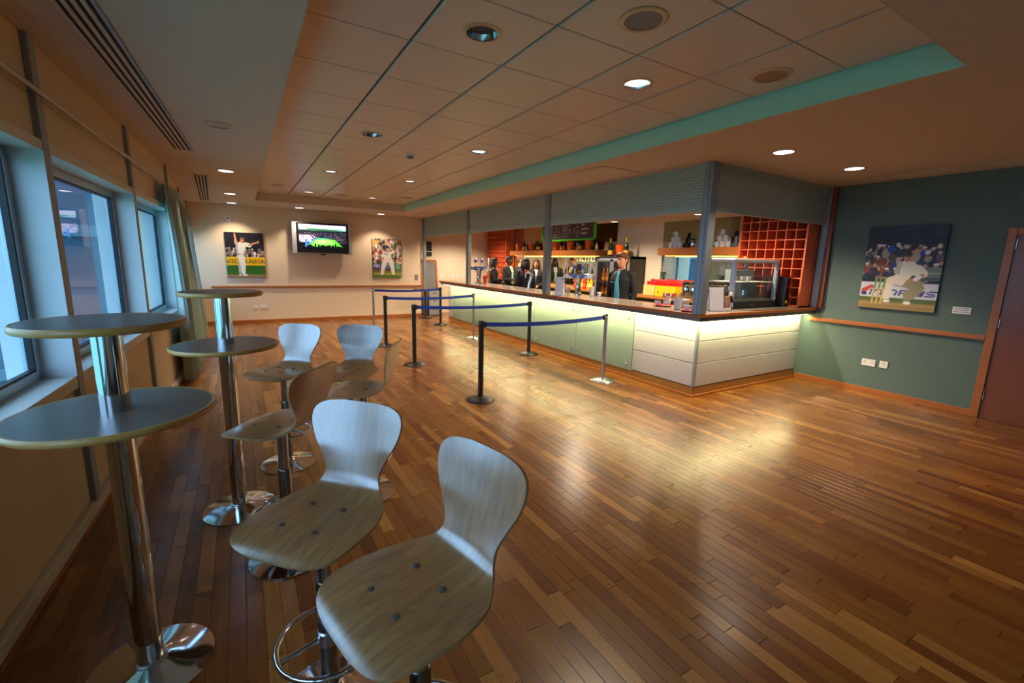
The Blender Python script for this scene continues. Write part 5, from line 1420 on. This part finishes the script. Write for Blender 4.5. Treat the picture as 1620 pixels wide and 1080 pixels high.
# cups and beakers along the bar
M_PAPER = mat('paper_cup', (232, 230, 226), .5, var=.02); M_BEAK = mat('beaker_clear', (188, 184, 176), .3, var=.05)
def beaker(loc, r, h, label, m):
    t = thing('beaker', label, 'cup', loc)
    MB().lathe([(r * .78, 0), (r * .8, .004), (r, h - .006), (r + .003, h - .003), (r, h), (r - .003, h - .004), (r * .76, .006), (0, .006)], n=22).build('wall', m, t, smooth=50)
    for z in (h * .35, h * .7): MB().lathe([(r * (.8 + .2 * z / h) + .0008, z - .002), (r * (.8 + .2 * z / h) + .0012, z), (r * (.8 + .2 * z / h) + .0012, z + .002)], n=22, cap=False).build('rib', m, t)
beaker((5.02, 5.74, ZB_), .040, .15, 'tall white paper cup on the bar right of the near beer font', M_PAPER)
beaker((5.06, 5.60, ZB_), .034, .07, 'short white paper cup beside the tall one on the bar', M_PAPER)
beaker((5.00, 6.50, ZB_), .045, .16, 'stack of clear beakers on the bar left of the near font', M_BEAK)
beaker((5.02, 6.38, ZB_), .042, .12, 'shorter clear beaker beside the taller stack on the bar', M_BEAK)
beaker((4.86, 9.30, ZB_), .05, .20, 'red and white drinks carton beside the far beer font', mat('carton_red', (196, 52, 44), .4, var=.3, scale=14))
# back counter goods
t = thing('crisp_box', 'plain cream cardboard box of crisps on the back counter', 'box', (6.71, 5.90, 1.032)); 
def open_box(t, w2, d2, h2, m):
    th = .006; a, b = d2 / 2, w2 / 2
    MB().box(-a, -a + th, -b, b, 0, h2).build('front', m, t); MB().box(a - th, a, -b, b, 0, h2).build('back', m, t)
    MB().box(-a + th, a - th, -b, -b + th, 0, h2).build('side', m, t); MB().box(-a + th, a - th, b - th, b, 0, h2).build('side', m, t); MB().box(-a, a, -b, b, 0, th).build('base', m, t)
open_box(t, .27, .29, .20, mat('box_cream', (226, 196, 116), .6))
t = thing('crisp_box', 'bright yellow cardboard box of crisps on the back counter', 'box', (6.71, 5.52, 1.032)); open_box(t, .46, .29, .20, mat('box_yellow', (246, 196, 20), .55))
MB().box(-.149, -.1445, .14, .17, .07, .095).build('print_mark', mat('mark_dark', (110, 80, 20), .6), t)
M_CRISP = mat('crisp_packet_red', (226, 30, 44), .28, var=.25, scale=18, spec=.7)
def packet():
    mb = MB(); n = 9; rings = []
    for i in range(n):
        u = i / (n - 1); w2 = .055; th = .022 * math.sin(PI * u) ** .6 if 0 < u < 1 else .0012
        rings.append([(w2 * math.cos(2 * PI * j / 12) * (1 if abs(math.cos(2 * PI * j / 12)) > .2 else 1), (th + .001) * math.sin(2 * PI * j / 12) + .004 * math.sin(9 * u + j), .15 * u) for j in range(12)])
    mb.loft(rings); return mb.build('crisp_packet', M_CRISP, None, smooth=60)
p0 = packet(); tag(p0, 'red crisp packet standing in the boxes on the back counter', 'crisp packet', 'red crisp packets in the boxes')
k_ = 0
ORD = ['first', 'second', 'third', 'fourth', 'fifth', 'sixth', 'seventh', 'eighth', 'ninth', 'tenth', 'eleventh']
for ix in range(2):
    for iy in range(11):
        o = p0 if k_ == 0 else p0.copy()
        if k_: COL.objects.link(o)
        k_ += 1
        o.location = (6.648 + .124 * ix, (5.335 + .063 * iy) if iy < 7 else (5.805 + .062 * (iy - 7)), 1.13 + .03 * ix + random.uniform(0, .035))
        o.rotation_euler = (random.uniform(-.06, .06), random.uniform(-.12, .12), random.uniform(-.12, .12))
        o['label'] = f'red crisp packet in the {["front", "rear"][ix]} row of the boxes, {ORD[10 - iy]} from the left'
t = thing('snack_tray', 'low tray of small wrapped biscuits in front of the yellow box', 'tray', (6.495, 5.36, 1.032))
MB().box(-.04, .06, -.12, .12, 0, .03).build('tray', mat('tray_brown', (120, 84, 60), .5), t, bevel=.003)
for q in range(6): MB().box(-.035, .05, -.115 + .039 * q, -.082 + .039 * q, .028, .085).build('wrapped_biscuit', mat('wrap_%d' % (q % 3), [(170, 50, 40), (196, 170, 150), (90, 84, 110)][q % 3], .35), t, bevel=.004)
def flask(loc, label):
    t = thing('vacuum_flask', label, 'flask', loc, group='steel vacuum flasks')
    MB().lathe([(.062, 0), (.066, .006), (.066, .22), (.060, .245), (.054, .252), (0, .254)], n=28).build('body', M_CHROME, t, smooth=40)
    MB().lathe([(.058, .25), (.062, .262), (.062, .285), (.05, .298), (0, .30)], n=24).build('lid', M_BLACK, t, smooth=40)
    MB().tube([(.062, 0, .22), (.10, 0, .21), (.10, 0, .10), (.064, 0, .08)], .009, 8).build('handle', M_BLACK, t, smooth=70)
    MB().tube([(-.05, 0, .265), (-.09, 0, .262), (-.098, 0, .245)], .010, 8).build('spout', M_BLACK, t, smooth=60)
for q, (x, y) in enumerate(((6.55, 5.06), (6.55, 4.91), (6.79, 5.00), (6.79, 4.85))): flask((x, y, 1.032), ['steel vacuum flask in the front row, the left one', 'steel vacuum flask in the front row, the right one', 'steel vacuum flask in the back row, the left one', 'steel vacuum flask in the back row nearest the corner post'][q])
t = thing('black_bin', 'low black knock box on the back counter beside the flasks', 'box', (6.56, 4.66, 1.032)); MB().box(-.08, .10, -.12, .12, 0, .11).build('body', M_BLACK, t, bevel=.008); MB().box(-.06, .08, -.10, .10, .11, .125).build('lid', M_GREY, t, bevel=.004)
# juice bottles by the fridge
JC = [(236, 196, 20), (240, 170, 30), (214, 60, 34), (240, 206, 60), (228, 150, 30), (190, 40, 30)]
for q in range(6):
    y = 7.58 + .115 * q; c = JC[q]
    t = thing('juice_bottle', ['yellow juice bottle beside the fridge', 'amber juice bottle second from the fridge', 'red juice bottle third from the fridge', 'pale yellow juice bottle fourth from the fridge', 'orange juice bottle fifth from the fridge', 'dark red juice bottle sixth from the fridge'][q] + ' on the back counter', 'bottle', (6.60 + .03 * (q % 2), y, 1.032), group='juice bottles on the back counter')
    MB().lathe([(.036, 0), (.040, .008), (.040, .15), (.032, .19), (.017, .23), (.017, .255), (0, .255)], n=20).build('body', mat('juice_%d' % q, c, .15, var=.05), t, smooth=50)
    MB().lathe([(.020, .25), (.020, .28), (0, .283)], n=14).build('cap', M_CUP if q % 2 else M_RED, t, smooth=50)
    MB().lathe([(.0406, .05), (.0406, .12)], n=20, cap=False).build('label_band', mat('label_%d' % q, tuple(min(255, v + 60) for v in c), .5), t, smooth=50)
# stemware hanging under the long shelf
M_CLEAR = mat_glass('clear_glass', (240, 244, 244), .0, body=.06, body_rgb=(240, 244, 246))
g0 = None
for q in range(14):
    loc = (6.76 + .10 * (q % 2), 7.72 + .10 * (q // 2), 1.755)
    if g0 is None:
        g0 = thing('wine_glass', 'upturned wine glass hanging under the long wooden shelf', 'wine glass', loc, group='stemware under the long shelf')
        MB().lathe([(.034, 0), (.034, -.003), (.005, -.007), (.004, -.07), (.012, -.08), (.030, -.10), (.038, -.13), (.034, -.175), (.0325, -.175), (.036, -.13), (.028, -.102), (.0, -.084)], n=20).build('glass', M_CLEAR, g0, smooth=60)
    else: dup(g0, loc)
    bpy.data.objects['wine_glass' if q == 0 else 'wine_glass.%03d' % q]['label'] = f'upturned wine glass under the long shelf, {["front", "rear"][q % 2]} row, {["first", "second", "third", "fourth", "fifth", "sixth", "seventh"][q // 2]} from the fridge'
# champagne bottles, ice buckets on the long shelf and the fridge
M_BOT = mat('bottle_green', (16, 40, 22), .12, var=.1, spec=.7); M_GOLD = mat('foil_gold', (226, 168, 40), .3, .4); M_ORL = mat('label_orange', (240, 150, 30), .5)
def champagne(loc, label, k=1.0, group='champagne bottles', body=None, foil=None):
    t = thing('champagne_bottle', label, 'bottle', loc, 0, group)
    MB().lathe([(.040, 0), (.044, .008), (.044, .15), (.040, .18), (.026, .22), (.016, .25), (.015, .27)], n=22).build('glass', body or M_BOT, t, smooth=50)
    MB().lathe([(.0165, .245), (.0150, .30), (.017, .305), (.017, .318), (.012, .325), (0, .326)], n=18).build('foil', foil or M_GOLD, t, smooth=50)
    MB().lathe([(.0447, .03), (.0447, .105)], n=22, cap=False).build('label_band', M_ORL, t, smooth=50)
    t.scale = (k, k, k); return t
M_ICE = mat('bucket_orange', (226, 92, 22), .25, var=.1, spec=.6, coat=.3)
def bucket(loc, label, k=1.0):
    t = thing('ice_bucket', label, 'ice bucket', loc, 0, 'orange ice buckets')
    MB().lathe([(.070, .02), (.078, .03), (.098, .20), (.102, .205), (.096, .205), (.072, .035), (0, .03)], n=30).build('bucket', M_ICE, t, smooth=50)
    MB().lathe([(.085, 0), (.085, .006), (.045, .018), (.045, .024), (0, .024)], n=26).build('foot', M_CLEAR, t, smooth=50)
    for sd in (-1, 1): MB().tube([(0, .095 * sd, .19), (0, .125 * sd, .185), (0, .13 * sd, .15), (0, .092 * sd, .14)], .007, 8).build('handle', M_CHROME, t, smooth=70)
    t.scale = (k, k, k); return t
zs_ = 1.897
YB_ = [(10.98, 'b'), (10.66, 'c'), (10.30, 'b'), (9.98, 'c'), (9.64, 'b'), (9.20, 'b'), (8.95, 'c'), (8.62, 'b'), (8.24, 'c'), (7.95, 'b')]
ob = ['leftmost', 'second', 'third', 'fourth', 'fifth', 'rightmost']; nb = nc = 0
for (y, kd) in YB_:
    if kd == 'b':
        bucket((6.80, y, zs_), f'orange ice bucket on the long wooden shelf, {ob[nb]} of six'); nb += 1
    else:
        champagne((6.78, y, zs_), f'champagne bottle on the long wooden shelf, {["first", "second", "third", "fourth"][nc]} from the left', 1.0); nc += 1
fzz = 1.757
champagne((6.60, 7.04, fzz), 'champagne bottle on the fridge top, left of the ice bucket', 1.12)
bucket((6.66, 6.80, fzz + .001), 'orange ice bucket on top of the bottle fridge', 1.1)
champagne((6.60, 6.59, fzz), 'champagne bottle on the fridge top, right of the ice bucket', 1.12)
M_BOT2 = mat('bottle_amber', (176, 96, 24), .2, var=.1); M_FOILO = mat('foil_orange', (236, 150, 60), .35, .2)
c0 = None
for zf, nr in ((1.234, 'top'), (.934, 'middle'), (.634, 'lower')):
    for q in range(8):
        y = 6.485 + .118 * q
        if q == 3 or q == 4: y += (-.012 if q == 3 else .012)
        lab = f'amber bottle with orange label on the {nr} fridge shelf, {["first", "second", "third", "fourth", "fifth", "sixth", "seventh", "last"][7 - q]} from the left'
        if c0 is None:
            c0 = champagne((6.70, y, zf), lab, .86, 'bottles in the fridge', M_BOT2, M_FOILO)
        else:
            dup(c0, (6.70, y, zf), label=lab)
# mugs on the short shelf: two pyramids
zm = 1.917
for nm, yc in (('left', 5.56), ('right', 4.63)):
    n_ = 0
    for lev in range(3):
        for q in range(3 - lev):
            pos = {0: ['left', 'middle', 'right'], 1: ['left', 'right'], 2: ['']}[lev][q]
            lab = f'white mug, {pos + " of " if pos else ""}{["bottom row", "middle row", "the single top one"][lev]} in the {nm} mug pyramid'
            mug((6.80, yc + .10 * (1 - q - lev * .5), zm + .0955 * lev), lab, random.uniform(2.85, 3.45))
t = thing('coffee_press', 'small black and steel coffee press on the mug shelf', 'coffee press', (6.80, 5.20, zm))
MB().lathe([(.036, 0), (.038, .004), (.038, .12), (.034, .135), (0, .138)], n=22).build('jug', M_CHROME, t, smooth=40); MB().lathe([(.040, .125), (.042, .135), (.02, .15), (.006, .155), (.006, .175), (.010, .18), (0, .186)], n=18).build('lid', M_BLACK, t, smooth=50); MB().tube([(.036, 0, .12), (.07, 0, .11), (.07, 0, .04), (.036, 0, .03)], .007, 8).build('handle', M_BLACK, t, smooth=70)
t = thing('coffee_pot', 'black handled glass coffee pot on the mug shelf right of the post', 'coffee pot', (6.80, 4.98, zm), 3.4)
MB().lathe([(.05, 0), (.062, .02), (.06, .08), (.042, .12), (.044, .135), (0, .138)], n=24).build('jug', mat('pot_dark', (40, 36, 34), .12), t, smooth=50); MB().tube([(.05, 0, .125), (.10, 0, .12), (.105, 0, .04), (.06, 0, .03)], .009, 8).build('handle', M_BLACK, t, smooth=70)
for q in range(3):
    t = thing('glass_jar', ['tall clear glass on the mug shelf beside the big rack, left one', 'tall clear glass on the mug shelf beside the big rack, middle one', 'tall clear glass on the mug shelf beside the big rack, right one'][q], 'glass', (6.82, 4.405 - .09 * q, zm), group='clear glasses beside the rack') if q < 2 else None
    if t and q < 2: MB().lathe([(.030, 0), (.034, .006), (.038, .17), (.036, .17), (.031, .01), (0, .01)], n=20).build('wall', M_CLEAR, t, smooth=50)

# hanging menu board
mbd = thing('menu_board', 'dark menu board with a green frame hanging over the bar', 'menu board', (6.50, 8.39, 2.32), -PI / 2)
bw, bh = 1.98, .44
M_GRN = mat('frame_green', (60, 190, 30), .4, var=.05)
MB().box(-bw / 2 + .03, bw / 2 - .03, -.012, .012, -bh / 2 + .03, bh / 2 - .03).build('panel', mat('board_back', (150, 150, 140), .6), mbd)
for (x0, x1, z0_, z1_) in ((-bw / 2, bw / 2, -bh / 2, -bh / 2 + .035), (-bw / 2, bw / 2, bh / 2 - .035, bh / 2), (-bw / 2, -bw / 2 + .05, -bh / 2, bh / 2), (bw / 2 - .05, bw / 2, -bh / 2, bh / 2)):
    MB().box(x0, x1, -.022, .022, z0_, z1_).build('frame_bar', M_GRN, mbd, bevel=.003)
for x in (-.8, .8): MB().tube([(x, 0, bh / 2 - .005), (x, 0, ZC - 2.32)], .003, 6).build('hanging_wire', M_STEEL, mbd)
P = Paint(330, 66, (52, 38, 54))
for r_ in range(8):
    y = .88 - .105 * r_
    for (xa, xb) in ((.05, .05 + RNG.uniform(.08, .16)), (.23, .26), (.27, .30), (.325, .36), (.39, .39 + RNG.uniform(.06, .18)), (.55, .59), (.63, .665), (.685, .72)):
        if (r_ in (0,) and xa not in (.05, .39)) or (xa > .5 and RNG.rand() < .35): continue
        x = xa
        while x < xb:
            ww = RNG.uniform(.006, .018); P.rect(x, min(xb, x + ww), y - .028, y + .020, np.array((206, 190, 200)) * RNG.uniform(.6, 1.0)); x += ww + .005
P.text('the', .775, .72, .15, (216, 206, 212), xs=.8); P.text('members', .775, .50, .15, (216, 206, 212), xs=.72); P.text('lounge', .775, .26, .15, (216, 206, 212), xs=.78)
print_face('print', P, bw - .10, bh - .07, M_PRINT, mbd, (0, -.0135, 0), (0, 0, 0))

# far end of the room
t = thing('framed_chalkboard', 'wood-framed grey chalkboard leaning at the far end of the bar', 'chalkboard', (4.77, 12.60, 0), 0)
M_SLATE = mat('slate_grey', (112, 114, 116), .7, var=.2, scale=10)
MB().box(-.24, .24, -.006, .012, .06, 1.54).build('slate', M_SLATE, t)
for (x0, x1, z0_, z1_) in ((-.29, -.20, 0, 1.60), (.235, .29, 0, 1.60), (-.29, .29, 1.54, 1.60), (-.29, .29, .0, .07)): MB().box(x0, x1, -.02, .02, z0_, z1_).build('frame_bar', M_OAK, t, bevel=.003)
t.rotation_euler = (-.12, 0, .12)
t = thing('pedestal_table', 'small black pedestal table at the far end beside the last barrier', 'table', (4.26, 11.68, 0))
MB().box(-.27, .27, -.2, .2, .76, .79).build('table_top', M_BLACK, t, bevel=.006); MB().tube([(0, 0, .02), (0, 0, .765)], .026, 14).build('pole', M_BLACKM, t, smooth=50); MB().lathe([(.19, 0), (.19, .012), (.05, .03), (0, .03)], n=32).build('base', M_BLACK, t, smooth=40)
t = thing('drawer_unit', 'small grey drawer unit on the floor at the far bar end', 'drawers', (4.70, 12.30, 0))
MB().box(-.17, .17, -.2, .2, 0, .72).build('case', M_GREY, t, bevel=.004)
for q in range(3):
    dw = MB().box(-.16, .16, -.212, -.199, .03 + .23 * q, .245 + .23 * q).build('drawer', mat('drawer_grey', (160, 162, 166), .45, .1), t, bevel=.003)
    MB().box(-.05, .05, -.222, -.211, .20 + .23 * q, .215 + .23 * q).build('handle', M_STEEL, dw, bevel=.002)
